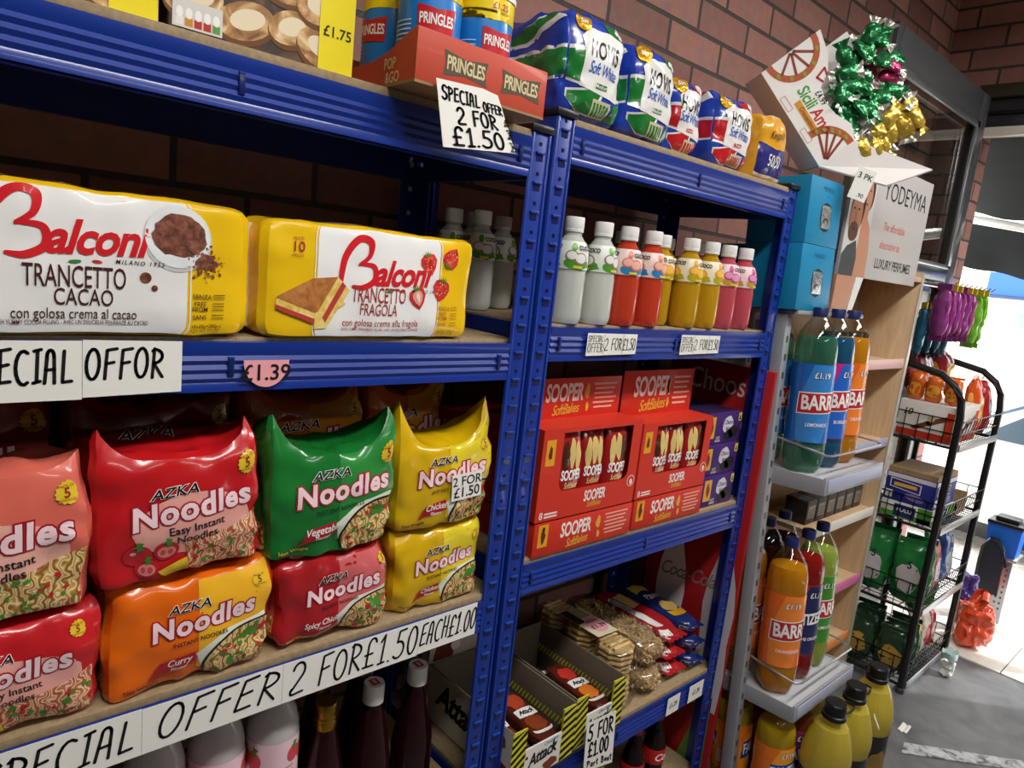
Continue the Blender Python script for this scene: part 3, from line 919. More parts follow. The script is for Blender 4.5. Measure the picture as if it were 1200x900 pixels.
# packs standing behind in the shade
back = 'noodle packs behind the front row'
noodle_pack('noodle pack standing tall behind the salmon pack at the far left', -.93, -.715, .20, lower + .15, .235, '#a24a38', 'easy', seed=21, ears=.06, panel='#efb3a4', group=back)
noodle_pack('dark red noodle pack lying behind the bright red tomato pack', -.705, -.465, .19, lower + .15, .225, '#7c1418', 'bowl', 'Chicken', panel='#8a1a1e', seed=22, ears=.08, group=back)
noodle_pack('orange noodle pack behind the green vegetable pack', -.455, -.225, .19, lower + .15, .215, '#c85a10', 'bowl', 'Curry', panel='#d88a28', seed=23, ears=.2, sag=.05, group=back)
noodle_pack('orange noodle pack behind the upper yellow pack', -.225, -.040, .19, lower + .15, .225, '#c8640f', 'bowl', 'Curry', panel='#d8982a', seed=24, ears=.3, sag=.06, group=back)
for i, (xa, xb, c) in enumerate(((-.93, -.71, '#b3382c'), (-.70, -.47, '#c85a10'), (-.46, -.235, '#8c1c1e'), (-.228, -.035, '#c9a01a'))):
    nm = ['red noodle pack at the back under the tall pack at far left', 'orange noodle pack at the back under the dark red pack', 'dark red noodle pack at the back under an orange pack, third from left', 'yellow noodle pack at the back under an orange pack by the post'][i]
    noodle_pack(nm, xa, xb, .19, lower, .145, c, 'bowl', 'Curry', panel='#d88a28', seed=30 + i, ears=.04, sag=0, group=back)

# ================================================================== cake packs
RED = M('#d5232b', 'filmink'); CHOC = M('#4a2622', 'filmink'); YEL = M('#f2c413', 'film'); FYEL = M('#f2c413', 'filmink')
def balconi(mb, mp, x, y, s):
    B = merge(varstroke([(x, y - .30 * s), (x + .10 * s, y + .30 * s), (x + .42 * s, y + .72 * s), (x + .72 * s, y + .66 * s), (x + .70 * s, y + .36 * s), (x + .46 * s, y + .16 * s)], [.11 * s, .16 * s, .17 * s, .16 * s, .11 * s, .07 * s]),
              varstroke([(x + .46 * s, y + .17 * s), (x + .82 * s, y + .14 * s), (x + .86 * s, y - .16 * s), (x + .58 * s, y - .34 * s), (x + .32 * s, y - .33 * s)], [.06 * s, .12 * s, .15 * s, .13 * s, .07 * s]))
    mb.decal(B, mp, RED, 3, CUT)
    mb.decal(text('alconi', .80 * s, x + .84 * s, y - .03 * s, .030, .36, .95, .86, .03, 'LEFT'), mp, RED, 3, CUT)
    mb.decal(ell(x + 1.28 * s, y - .40 * s, .10 * s, .03 * s, 14, rot=.1), mp, M('#2f8a3c', 'filmink'), 3, CUT)
    mb.decal(ell(x + 1.62 * s, y - .38 * s, .08 * s, .028 * s, 14, rot=-.1), mp, RED, 3, CUT)
    mb.decal(text('MILANO 1953', .11 * s, x + 2.30 * s, y - .36 * s, .01, .2, 1.4, .9), mp, CHOC, 3, CUT)
def strawberry(mb, mp, x, y, r, half=False, rot=0):
    c, s_ = math.cos(rot), math.sin(rot)
    base = [(0, -1.15), (.55, -.6), (.9, .05), (.75, .6), (.3, .8), (-.3, .8), (-.75, .6), (-.9, .05), (-.55, -.6)]
    tr = lambda P: [(x + (a * c - b * s_) * r, y + (a * s_ + b * c) * r) for a, b in P]
    mb.decal(poly(tr(base)), mp, STRAWB, 3, CUT)
    if half:
        mb.decal(poly(tr([(a * .62, b * .7) for a, b in base])), mp, M('#f0a493', 'filmink'), 4, CUT)
        mb.decal(poly(tr([(a * .22, b * .5) for a, b in base])), mp, M('#f7e0d2', 'filmink'), 5, CUT)
    else:
        sd = []
        for i in range(14):
            a = random.Random(i).uniform(-.6, .6); b = random.Random(i + 99).uniform(-.7, .5)
            px_, py_ = tr([(a, b)])[0]
            sd.append(ell(px_, py_, r * .05, r * .07, 6))
        mb.decal(merge(*sd), mp, M('#f0c27a', 'filmink'), 4)
    lf = []
    for i in range(6):
        a = PI * (.05 + .9 * i / 5)
        lf.append(poly(tr([(-.12, .62), (.12, .62), (.62 * math.cos(a), .72 + .42 * math.sin(a))])))
    mb.decal(merge(*lf), mp, M('#3f8f2f', 'filmink'), 5)
def cake_slice(mb, mp, x, y, s, filling, rot=0):
    c, q = math.cos(rot), math.sin(rot)
    T = lambda P: poly([(x + (a * c - b * q) * s, y + (a * q + b * c) * s) for a, b in P])
    mb.decal(T([(0, .33), (.62, .60), (1.02, .36), (.60, .0 + .05), (.58, .04), (.0, .22)]), mp, YSPONGE, 3, CUT)
    mb.decal(T([(0, .36), (.50, .66), (.86, .72), (.62, .22), (.58, .20)]), mp, SPONGE, 4, CUT)
    mb.decal(T([(.62, .22), (.86, .72), (1.06, .56), (.76, .0), (.58, -.02), (.58, .20)]), mp, YSPONGE, 4, CUT)
    mb.decal(T([(.69, .15), (.93, .66), (.99, .61), (.74, .08)]), mp, M(filling, 'filmink'), 5, CUT)
    mb.decal(T([(.0, .26), (.58, .12), (.58, .05), (.0, .20)]), mp, M(filling, 'filmink'), 5, CUT)
def cake_pack(label, x0, x1, y, z, h, flavour, seed):
    wd = x1 - x0; d = .085
    P = Puffy(wd, d, h, 13, .08, .0032, 0, seed, 11)
    mb = MB(); P.shell(mb, YEL, 44, 8, 18)
    mp = P.front; W = wd / 2
    WF = M('#f3f2ef', 'filmink')
    if flavour == 'cacao':
        xr = W - .082
        mb.decal(rect(-W * .96, .001, xr, h * .985), mp, WF, 1, (.012, .012))
        mb.decal(merge(rect(xr + .003, .001, xr + .0045, h * .985),), mp, WF, 2, CUT)
        sx0 = -.078
        balconi(mb, mp, sx0 - .002, h * .665, .066)
        mb.decal(text('TRANCETTO', .0355, sx0 + .084, h * .40, .004, 0, .98, .50), mp, CHOC, 3, CUT)
        mb.decal(text('CACAO', .0275, sx0 + .092, h * .265, .004, 0, 1, .62), mp, CHOC, 3, CUT)
        mb.decal(text('con golosa crema al cacao', .0175, sx0 + .085, h * .155, .003, 0, 1, .68), mp, CHOC, 3, CUT)
        mb.decal(text('WITH YUMMY COCOA FILLING - AVEC UN DÉLICIEUX FOURRAGE AU CACAO', .0082, sx0 + .083, h * .095, .002, 0, 1, .54), mp, CHOC, 3, CUT)
        # dish of cocoa with spilled powder
        cx, cy = xr - .012, h * .735
        mb.decal(ell(cx, cy - .003, .040, .040, 30), mp, M('#cfcfce', 'filmink'), 2, CUT)
        mb.decal(ell(cx, cy, .038, .038, 30), mp, M('#eceeee', 'filmink'), 3, CUT)
        mb.decal(blob(cx + .002, cy + .001, .031, .026, 26, .10, 3), mp, COCOA, 4, CUT)
        R = random.Random(4)
        sp = [blob(cx + .033 + R.gauss(0, .010), cy - .030 + R.gauss(0, .009), R.uniform(.0006, .0022), R.uniform(.0006, .002), 6, .3, i) for i in range(150)]
        mb.decal(merge(*sp), mp, COCOA, 3)
        mb.decal(blob(cx + .034, cy - .028, .013, .010, 14, .3, 2), mp, COCOA, 3, CUT)
        mb.decal(merge(ell(cx - .036, cy - .052, .0065, .0065), ell(cx - .026, cy - .064, .0035, .0035)), mp, COCOA, 3, CUT)
        cake_slice(mb, mp, sx0 - .075, h * .13, .085, '#5a2e20', .42)
        R = random.Random(9)
        mb.decal(merge(*[blob(-.105 + R.gauss(0, .006), h * .88 + R.gauss(0, .010), .0012, .0012, 6, .3, i) for i in range(60)]), mp, COCOA, 3)
        fx = xr + .026
        ft = CHOC
    else:
        xl, xr = -W + .080, W - .076
        mb.decal(rect(xl, .001, xr, h * .985), mp, WF, 1, (.012, .012))
        mb.decal(merge(rect(xl - .004, .001, xl - .0025, h * .985), rect(xr + .0025, .001, xr + .004, h * .985)), mp, WF, 2, CUT)
        balconi(mb, mp, xl + .036, h * .605, .066)
        fr = M('#a3333a', 'filmink')
        mb.decal(text('TRANCETTO', .0330, xl + .104, h * .40, .003, 0, .98, .50), mp, fr, 3, CUT)
        mb.decal(text('FRAGOLA', .0255, xl + .104, h * .27, .003, 0, 1, .58), mp, fr, 3, CUT)
        mb.decal(text('con golosa crema alla fragola', .0150, xl + .112, h * .150, .002, 0, 1, .78), mp, fr, 3, CUT)
        mb.decal(text('WITH YUMMY STRAWBERRY FILLING - AVEC UN DÉLICIEUX FOURRAGE', .0065, xl + .112, h * .09, .002, 0, 1, .66), mp, fr, 3, CUT)
        cake_slice(mb, mp, xl - .062, h * .12, .105, '#c0433f', -.05)
        strawberry(mb, mp, xr - .022, h * .74, .018, False, .35)
        strawberry(mb, mp, xr + .022, h * .80, .018, False, 2.6)
        strawberry(mb, mp, xr + .006, h * .50, .019, False, -.2)
        strawberry(mb, mp, xr - .040, h * .41, .018, True, .3)
        mb.decal(merge(text('10', .020, xl - .030, h * .77, .01), text('PEZZI', .006, xl - .030, h * .84), text('PIECES', .006, xl - .030, h * .70)), mp, fr, 3, CUT)
        fx = xr + .022
        ft = M('#b5722a', 'filmink')
    mb.decal(merge(*[text(t, .0085, fx + dx, h * vv, .006, 0, 1, .9) for t, dx, vv in (('SENZA', -.008, .31), ('FREE', -.010, .255), ('FROM', -.010, .215), ('SANS', -.010, .155))]), mp, ft, 3, CUT)
    mb.decal(merge(*[rect(fx + .006, h * v, fx + .022, h * v + .0010) for v in (.325, .30, .26, .235, .21, .17, .145)]), mp, ft, 3, CUT)
    mb.decal(merge(text('10x28g=280g e', .0065, fx, h * .085, .003), text('NET WT 9.9 OZ', .0055, fx, h * .045, .003)), mp, ft, 3, CUT)
    # upper fold print
    tp = lambda u, v, o: ptop(P, u, v, o)
    mb.decal(rect(-W * .6, -d * .38, W * .5, d * .3), tp, WF, 1, (.012, .012))
    mb.decal(text('Balconi', .03, -.03, -d * .1, .02, .3), tp, RED, 2, CUT)
    # flattened end seals
    for sg in (-1, 1):
        def fn(u, v, sg=sg):
            return Vector((sg * (W - .004 + .012 * u), .0 + (.004 * math.sin(v * 30)) * u, .012 + (h - .024) * v))
        mb.grid(fn, 3, 14, M('#e9d9b0', 'film') if sg < 0 else YEL)
    o = mb.build('cake_pack')
    o.location = ((x0 + x1) / 2, y + d / 2, z)
    return tag(o, label, 'cake pack', 'cake packs on the middle shelf')
c1 = cake_pack('yellow and white cocoa cake pack showing a dish of cocoa, on the middle shelf', -.940, -.524, .002, L4, .170, 'cacao', 2)
c2 = cake_pack('yellow and white strawberry cake pack with printed strawberries, on the middle shelf', -.514, -.144, .004, L4, .166, 'fragola', 5)
c2.rotation_euler = (0, 0, math.radians(1))

# ================================================================== top left shelf: boxes of pies, crisp tray
def pie_box(label, x0, x1, y, z, h, seed, price=True):
    wd = x1 - x0; d = .13
    t = MB()
    t.box((0, 0, 0), (wd, d, h), M('#2a1d13', 'card'), .0015)
    mp = flat((0, 0, 0))
    t.decal(rect(.002, .002, wd - .002, h - .002), mp, PIEDARK, 1)
    R = random.Random(seed)
    for i, (fx, fz) in enumerate(((.12, .10), (.38, .06), (.62, .10), (.80, .03), (.25, .30), (.55, .32), (.78, .28), (.1, .5), (.42, .55), (.7, .52))):
        rx, rz = R.uniform(.030, .038), R.uniform(.018, .024)
        cx, cz = wd * fx, h * fz + .02
        rot = R.uniform(-.4, .4)
        mp2 = mp
        t.decal(ell(cx, cz - .004, rx * 1.03, rz * 1.15, 22, rot=rot), mp, M('#6d4524', 'card'), 2 + i * .12)
        t.decal(ell(cx, cz, rx, rz, 22, rot=rot), mp, PIE, 2.06 + i * .12)
        t.decal(ell(cx + .002, cz + .002, rx * .62, rz * .55, 18, rot=rot), mp, M('#ead9b8', 'card'), 2.1 + i * .12)
    t.decal(rect(wd * .02, h * .02, wd * .26, h * .17), mp, M('#d8d3cc', 'card'), 4)
    for i, c in enumerate(('#e9e6e0', '#c98b2a', '#b5332c', '#b5332c', '#5d9a44')):
        t.decal(rect(wd * (.035 + .044 * i), h * .032, wd * (.072 + .044 * i), h * .075), mp, M(c, 'card'), 4.4)
        t.decal(ell(wd * (.053 + .044 * i), h * .10, wd * .017, h * .03, 12), mp, M('#f4f2ee', 'card'), 4.6)
    t.decal(poly([(wd * .30, h * .62), (wd * .72, h * .52), (wd * .72, h * .60), (wd * .3, h * .70)]), mp, M('#b3261e', 'card'), 4)
    t.decal(poly([(wd * .30, h * .60), (wd * .72, h * .50), (wd * .72, h * .52), (wd * .3, h * .62)]), mp, M('#e6762a', 'card'), 4)
    yb = wd - .052
    t.decal(rect(yb, .001, wd - .001, h - .001), mp, M('#f0dc1c', 'card'), 5)
    if price: t.decal(text('£1.75', .019, (yb + wd) / 2, h * .245, .012), mp, INK, 6)
    # right side of the carton carries the yellow wrap round
    t.decal(rect(.001, .001, d - .001, h - .001), flat((wd, 0, 0), (0, 1, 0), (0, 0, 1), (1, 0, 0)), M('#d8c41a', 'card'), 1)
    # open fold line along the top
    t.box((.001, .004, h), (wd - .001, d, h + .0012), M('#2a1d13', 'card'))
    o = t.build('pie_box')
    o.location = (x0, y, z)
    return tag(o, label, 'box', 'boxes of pies on the top shelf')
pie_box('dark food box with a yellow band, cut off at the top left corner', -.895, -.640, .02, L5, .21, 3, False)
pie_box('dark box of pies with a yellow 1.75 band, beside the red crisp tray', -.632, -.392, .015, L5, .21, 5)

def crisp_tray():
    t = thing('crisp_tray', 'red cardboard tray holding blue crisp tubes on the top left shelf', 'tray', (-.342, -.068, L5 + .001))
    RC = M('#c04a35', 'card'); W, D, H = .245, .26, .072
    MB().box((0, 0, 0), (W, D, .004), M('#9b7a52', 'card')).build('base', t)
    mb = MB(); mb.box((0, 0, .004), (W, .004, H), RC, .0008)
    mp = flat((0, 0, 0))
    for cx, k in ((.085, 1), (.192, .9)):
        bow = [(cx - .040, .020), (cx, .026), (cx + .040, .020), (cx + .036, .036), (cx + .040, .054), (cx, .048), (cx - .040, .054), (cx - .036, .036)]
        mb.decal(poly(bow), mp, M('#57503f', 'card'), 1)
        mb.decal(text('PRINGLES', .0265, cx, .037, .022, 0, .93, .64), mp, M('#d9c79b', 'card'), 2)
    mb.build('front_panel', t)
    # end panels with a scooped edge
    pts = [(.004, .004), (D - .004, .004), (D - .004, H * .55)] + [(D * .62 + .05 * math.cos(a), H * .98 + .0 - .038 * math.sin(a)) for a in [PI * i / 10 for i in range(1, 10)]] + [(D * .38, H * .62), (.004 + .07, H * .62), (.004 + .035, H * .78), (.004, H)]
    pts = [(.004, .004), (D - .004, .004), (D - .004, H * .6), (D * .75, H * .52), (D * .45, H * .55), (D * .28, H * .66), (D * .14, H * .86), (.004, H)]
    for xa in (0, W - .004):
        mb = MB(); mb.prism(pts, xa, xa + .004, RC, 0)
        if xa == 0:
            ml = flat((0, 0, 0), (0, -1, 0), (0, 0, 1), (-1, 0, 0))
            mb.decal(merge(text('POP', .021, -.066, .030, .014, 0, 1, .8), text('&GO', .021, -.058, .011, .014, 0, 1, .8)), ml, M('#d9c79b', 'card'), 1)
        fixn(mb.build('end_panel', t))
    MB().box((0, D - .004, .004), (W, D, H), RC, .0008).build('back_panel', t)
crisp_tray()
def crisp_can(loc, label, yaw=0, first=[None]):
    if first[0] is None:
        r, H = .0455, .150
        t = thing('crisp_can', label, 'crisps', loc, (0, 0, yaw), 'blue crisp tubes in the red tray')
        bl = M('#1272c0', 'foil')
        bl = M('#1a78c8', 'paint')
        mb = MB()
        mb.lathe([(r * .98, 0), (r, .002), (r, H - .004), (r * .97, H)], bl, 32)
        yl = [(u, v) for u, v in []]
        mp = cyl(r)
        mb.decal(rect(-PI * r * .995, H - .026, PI * r * .995, H - .004), mp, M('#f3d417', 'paint'), 1, (.006, None))
        wav = [( -PI * r + 2 * PI * r * i / 24, H - .030 + .006 * math.sin(i * .9)) for i in range(25)]
        mb.decal(poly(wav + [(PI * r * .99, H - .022), (-PI * r * .99, H - .022)]), mp, M('#f3d417', 'paint'), 1, (.006, None))
        for a in (-.062, .012, .075):
            mb.decal(text('£1.25', .0125, a, H - .016, .02), mp, M('#b3262b', 'paint'), 2, (.004, None))
        # red name panel, ingredients and bar code
        mb.decal(poly([(-.012, .070), (.040, .068), (.042, .104), (.014, .099), (-.014, .104)]), mp, M('#c3202b', 'paint'), 2, (.006, None))
        mb.decal(text('PRINGLES', .020, .014, .085, .022, 0, .95, .60), mp, M('#f5f3ee', 'paint'), 3, (.004, None))
        mb.decal(merge(*[rect(-.056, .052 + .006 * i, -.022, .0535 + .006 * i) for i in range(6)]), mp, M('#cfe2f0', 'paint'), 2, (.006, None))
        mb.decal(rect(-.050, .020, -.022, .046), mp, M('#e9eef2', 'paint'), 2, (.006, None))
        mb.decal(merge(*[rect(-.048 + .0036 * i, .023, -.0465 + .0036 * i, .043) for i in range(7)]), mp, BLACK, 3, (.006, None))
        mb.build('tube', t)
        MB().lathe([(r * 1.0, H - .003), (r * 1.045, H - .003), (r * 1.045, H + .005), (r * .98, H + .007), (r * .9, H + .004), (.001, H + .004)], M('#f0efe9', 'plastic'), 32, capb=True).build('lid', t)
        first[0] = t
        return t
    return dup(first[0], loc, (0, 0, yaw), label)
cz = L5 + .006
crisp_can((-.290, -.0145, cz), 'blue crisp tube at the front left of the red tray', math.radians(-38))
crisp_can((-.193, -.0145, cz), 'blue crisp tube in the middle of the red tray, front row', math.radians(-20))
crisp_can((-.1495, .083, cz), 'blue crisp tube at the right end of the tray, beside the bread', math.radians(-15))
crisp_can((-.2895, .085, cz), 'blue crisp tube at the back left of the tray next to the pie box', math.radians(-95))

# ================================================================== bread
BC = (.006, .006)
def bread(label, x0, x1, y, z, h, kind, yaw=0, seed=1):
    wd = x1 - x0; d = .22
    P = Puffy(wd, d, h, 7, .10, .0080, .05, seed, 17)
    mb = MB()
    mp = P.front; W = wd / 2
    sm = lambda u, v, o: pleft(P, u, v, o)
    if kind == 'k':
        P.shell(mb, M('#e8a52a', 'film'), 24, 20, 18)
        mb.decal(poly([(-W * .9, h * .08), (W * .92, h * .08), (W * .92, h * .52), (-W * .1, h * .48), (-W * .9, h * .56)]), mp, M('#30307e', 'filmink'), 1, BC)
        mb.decal(rect(-W * .9, 0.004, W * .92, h * .08), mp, FW, 1, BC)
        mb.decal(text('50/50', .040, -W * .02, h * .30, .004, 0, 1, .68), mp, FW, 6, BC)
        mb.decal(text('Kingsmill', .027, -W * .06, h * .68, .006, .35, 1.03, .62, .08), mp, M('#1d1a33', 'filmink'), 6, BC)
        mb.decal(rect(-d * .3, h * .3, d * .35, h * .8), sm, M('#d9b074', 'filmink'), 1, BC)
    else:
        g, b_ = ('#1f7a34', '#2443b0') if kind == 'g' else ('#c22027', '#2a49b4')
        G = M(g, 'filmink'); B = M(b_, 'filmink'); WL = M('#eceae6', 'filmink')
        P.shell(mb, M(b_, 'film'), 24, 22, 18)
        # big flag-like bands front and side
        mb.decal(poly([(-W * .97, h * .32), (W * .97, h * .25), (W * .97, h * .62), (-W * .97, h * .66)]), mp, WL, 1, BC)
        mb.decal(poly([(-W * .97, h * .35), (W * .97, h * .28), (W * .97, h * .58), (-W * .97, h * .62)]), mp, G, 2, BC)
        mb.decal(poly([(W * .1, h * .97), (W * .5, h * .97), (W * .97, h * .7), (W * .97, h * .6), (W * .5, h * .7)]), mp, G, 2, BC)
        mb.decal(poly([(-W * .95, h * .16), (-W * .5, h * .03), (-W * .1, h * .03), (W * .2, h * .30), (-W * .2, h * .32), (-W * .95, h * .24)]), mp, WL, 1, BC)
        mb.decal(poly([(-W * .90, h * .15), (-W * .5, h * .05), (-W * .15, h * .05), (W * .1, h * .28), (-W * .2, h * .30), (-W * .9, h * .22)]), mp, G, 2, BC)
        mb.decal(poly([(W * .5, h * .03), (W * .95, h * .03), (W * .95, h * .24), (W * .6, h * .22)]), mp, G, 2, BC)
        D2 = d / 2
        mb.decal(poly([(-D2 * .95, h * .34), (D2 * .97, h * .34), (D2 * .97, h * .66), (-D2 * .95, h * .60)]), sm, WL, 1, BC)
        mb.decal(poly([(-D2 * .95, h * .37), (D2 * .97, h * .37), (D2 * .97, h * .62), (-D2 * .95, h * .57)]), sm, G, 2, BC)
        mb.decal(poly([(-D2 * .95, h * .66), (D2 * .4, h * .97), (D2 * .97, h * .97), (D2 * .97, h * .90), (-D2 * .1, h * .70)]), sm, WL, 1, BC)
        mb.decal(poly([(-D2 * .85, h * .70), (D2 * .5, h * .97), (D2 * .90, h * .97), (-D2 * .1, h * .74)]), sm, G, 2, BC)
        mb.decal(poly([(D2 * .1, h * .34), (D2 * .2, .01), (D2 * .45, .01), (D2 * .3, h * .34)]), sm, WL, 2, BC)
        # white name panel shaped like a loaf
        px_ = [(-W * .62, h * .30), (W * .70, h * .24), (W * .70, h * .56), (W * .82, h * .66), (W * .70, h * .80), (W * .25, h * .86), (-W * .45, h * .84), (-W * .68, h * .74), (-W * .58, h * .62)]
        mb.decal(poly(px_), mp, WL, 3, BC)
        mb.decal(text('HOVIS', .0420, W * .04, h * .645, .014, 0, 1.10, .58, -.05), mp, FBLK, 5, BC)
        mb.decal(text('Soft White', .0290, W * .03, h * .48, .008, .25, .92, .62, -.05), mp, M('#2a58b8', 'filmink'), 5, BC)
        mb.decal(rect(-W * .14, h * .315, W * .24, h * .365), mp, G, 4, BC)
        mb.decal(text('Medium' if kind == 'g' else 'Thick', .010, W * .05, h * .34, .01), mp, FW, 5, BC)
        mb.decal(rect(-W * .15, h * .04, W * .45, h * .22), mp, M('#c9c39a', 'filmink'), 4, BC)
        mb.decal(merge(*[rect(-W * .1 + .008 * i, h * .06, -W * .1 + .008 * i + .005, h * .19) for i in range(5)]), mp, G, 5, BC)
        mb.decal(ell(-W * .62, h * .885, .017, .018, 20), mp, M('#e0a41c', 'foil'), 5, BC)
        mb.decal(text('5in', .014, -W * .62, h * .89, .02, .2), mp, FW, 6, BC)
        # a baker's rosette shape of plain white petals
        mb.decal(merge(*[ell(W * .62 + .007 * math.cos(a), h * .90 + .008 * math.sin(a), .006, .006, 10) for a in (0, 1.57, 3.14, 4.71)]), mp, WL, 4, BC)
    o = mb.build('bread_loaf')
    o.location = ((x0 + x1) / 2, y + d / 2, z)
    o.rotation_euler = (0, 0, math.radians(yaw))
    return tag(o, label, 'bread', 'sliced loaves on the top right shelf')
bz = R5
bread('green and blue wrapped soft white loaf nearest the red crisp tray', .014, .174, .004, bz, .190, 'g', 0, 1)
bread('green and blue wrapped soft white loaf, second along the top shelf', .188, .345, .010, bz, .180, 'g', 2, 2)
bread('red and blue wrapped soft white loaf squeezed behind the second green loaf', .365, .480, .035, bz, .165, 'r', 0, 3)
bread('red and blue wrapped soft white loaf standing beside the yellow loaf', .530, .685, .025, bz, .170, 'r', -3, 4)
bread('yellow and purple half and half loaf at the right end of the top shelf', .705, .850, .02, bz, .165, 'k', 0, 5)

# ================================================================== small drinks on the right middle shelf
def small_drink_proto(flav):
    body, printc, top, band = {'clear': ('#e4e8e0', '#5fae2e', '#e9ece4', '#4f9d2a'), 'red': ('#dc4a30', '#e0785c', '#f0d9d2', '#2f86c4'), 'yellow': ('#d8a51e', '#e0a02a', '#f0e6c8', '#b9b020'), 'pink': ('#d65a66', '#c4468a', '#f2d6dc', '#c8a03a')}[flav]
    t = thing('juice_bottle', 'x', 'drink bottle')
    r = .0335
    def rf(rr, a, z):
        if .012 < z < .100: return rr * (1 - .07 * max(0, math.sin(5 * a)) ** 2 * min(1, (z - .012) / .01, (.100 - z) / .01))
        return rr
    prof = [(.024, 0), (.029, .002), (.0325, .010), (r, .016), (r, .094), (.0322, .099), (.0322, .103), (r, .108), (.0338, .128), (.0318, .146), (.0255, .159), (.0195, .167), (.0165, .171), (.0165, .180)]
    MB().lathe(prof, M(body, 'cloudy'), 40, rf).build('body', t)
    lp = [(r + .0006, .1065), (.0345, .118), (.0345, .130), (.0326, .146), (.0265, .1595)]
    def rz(v):
        for (ra, za), (rb, zb_) in zip(lp, lp[1:]):
            if za <= v <= zb_: return ra + (rb - ra) * (v - za) / (zb_ - za)
        return lp[0][0] if v < lp[0][1] else lp[-1][0]
    mb = MB()
    mb.lathe(lp, M(top, 'plastic'), 40, capb=False, capt=False)
    mp = cyl(r, -PI / 2 - .45, rz)
    K = (.004, .004)
    for off in (-.062, 0, .062):
        mb.decal(blob(off + .004, .117, .027, .011, 14, .2, 3), mp, M(band, 'plastic'), 1, K)
        for dx, dz, rr in ((-.010, .132, .0125), (.008, .127, .014)):
            mb.decal(ell(off + dx, dz, rr, rr * .85, 16), mp, M(printc if flav != 'clear' else '#8d7f72', 'plastic'), 2, K)
            mb.decal(ell(off + dx, dz + .0006, rr * .78, rr * .64, 16), mp, M({'clear': '#eceae2', 'red': '#f2b9a6', 'yellow': '#f4c04a', 'pink': '#e69ac0'}[flav], 'plastic'), 3, K)
        mb.decal(ell(off - .006, .149, .006, .008, 10), mp, M('#5fae2e' if flav in ('clear',) else printc, 'plastic'), 2, K)
        mb.decal(text('COCO', .0115, off + .016, .1475, .04, .1, 1, .8), mp, BLACK, 4, K)
        mb.decal(rect(off - .006, .1085, off + .012, .1135), mp, M('#e3cf3c', 'plastic'), 4, K)
    mb.build('label', t)
    c = MB()
    c.lathe([(.0185, .1775), (.0190, .179), (.0190, .183), (.0184, .1835), (.0190, .185), (.0188, .203), (.0178, .206), (.001, .206)], M('#efeeea', 'plastic'), 40, lambda rr, a, z: rr * (1 + .012 * math.cos(40 * a)) if .185 < z < .203 else rr)
    c.build('cap', t)
    return t
protos = {}
def juice(flav, x, y, label, yaw=0):
    g = 'small juice bottles on the right middle shelf'
    loc = (x, y, R4 + .0003)
    if flav not in protos:
        protos[flav] = t = small_drink_proto(flav)
        t.location = loc; t.rotation_euler = (0, 0, yaw); t['label'] = label; t['group'] = g
        return t
    return dup(protos[flav], loc, (0, 0, yaw), label, g)
juice('clear', 0.113, 0.035, 'clear coconut drink bottle at the left end of the front row, beside the post')
juice('clear', 0.200, 0.035, 'clear coconut drink bottle, second of the front row next to the red ones', .5)
juice('red', 0.280, 0.033, 'red drink bottle with a blue label band, next to the clear bottles')
juice('red', 0.364, 0.033, 'red drink bottle with a blue label band, next to the yellow bottles', .4)
juice('yellow', 0.451, 0.072, 'yellow drink bottle set back behind the second red one')
juice('yellow', 0.515, 0.037, 'yellow drink bottle in the front row, left of two', .2)
juice('yellow', 0.600, 0.037, 'yellow drink bottle in the front row beside the pink ones', .6)
juice('pink', 0.680, 0.039, 'pink drink bottle in the front row beside the yellow ones')
juice('pink', 0.761, 0.039, 'pink drink bottle in the front row nearest the right post', .5)
juice('pink', .815, .120, 'pink drink bottle in the second row in the right corner')
juice('yellow', .560, .140, 'yellow drink bottle in the second row, cap showing behind the yellow pair', .9)
juice('red', .330, .150, 'red drink bottle in the second row behind the clear bottles')
juice('red', .420, .165, 'red drink bottle in the second row behind the red pair', .5)
juice('pink', .700, .135, 'pink drink bottle in the second row behind the front pink one', .3)
juice('clear', .160, .300, 'clear coconut drink bottle seen left of the post beside the strawberry cake', .9)
juice('clear', .093, .322, 'clear coconut drink bottle in the shade, second left of the post', .3)
juice('clear', .050, .240, 'clear coconut drink bottle hidden partly behind the blue post')
juice('clear', .024, .305, 'clear coconut drink bottle in the shade, farthest left at the back')

# ================================================================== biscuit cartons
SR = M('#d03322', 'card'); SO = M('#e0a83a', 'card'); SW = M('#f3e9e2', 'card'); SDK = M('#33100d', 'card')
def sooper_front(mb, mp, w_, h_, s=1.0, cloth=True):
    if cloth:
        mb.decal(rect(.012, h_ * .28, .040, h_ * .95), mp, M('#e3a321', 'card'), 1)
        mb.decal(merge(blob(.026, h_ * .62, .006, h_ * .22, 10, .3, 2), ell(.026, h_ * .82, .004, .005, 10)), mp, M('#6a2316', 'card'), 2)
    mb.decal(text('SOOPER', h_ * .60, w_ * .40, h_ * .62, .03, .08, .96, .60), mp, SW, 1)
    mb.decal(text('SoftBakes', h_ * .36, w_ * .42, h_ * .22, .012, .4, .92, .72, .06), mp, SO, 1)
    mb.decal(merge(blob(w_ * .63, h_ * .62, .007, h_ * .2, 8, .25, 5), blob(w_ * .64, h_ * .25, .005, h_ * .12, 8, .25, 6)), mp, SO, 1)
    L = [rect(w_ * .70 + (i % 2) * .004, h_ * (.80 - .12 * i), w_ * .95 - (i % 3) * .006, h_ * (.80 - .12 * i) + h_ * .045) for i in range(6)]
    mb.decal(merge(*L), mp, M('#f0b7a0', 'card'), 1)
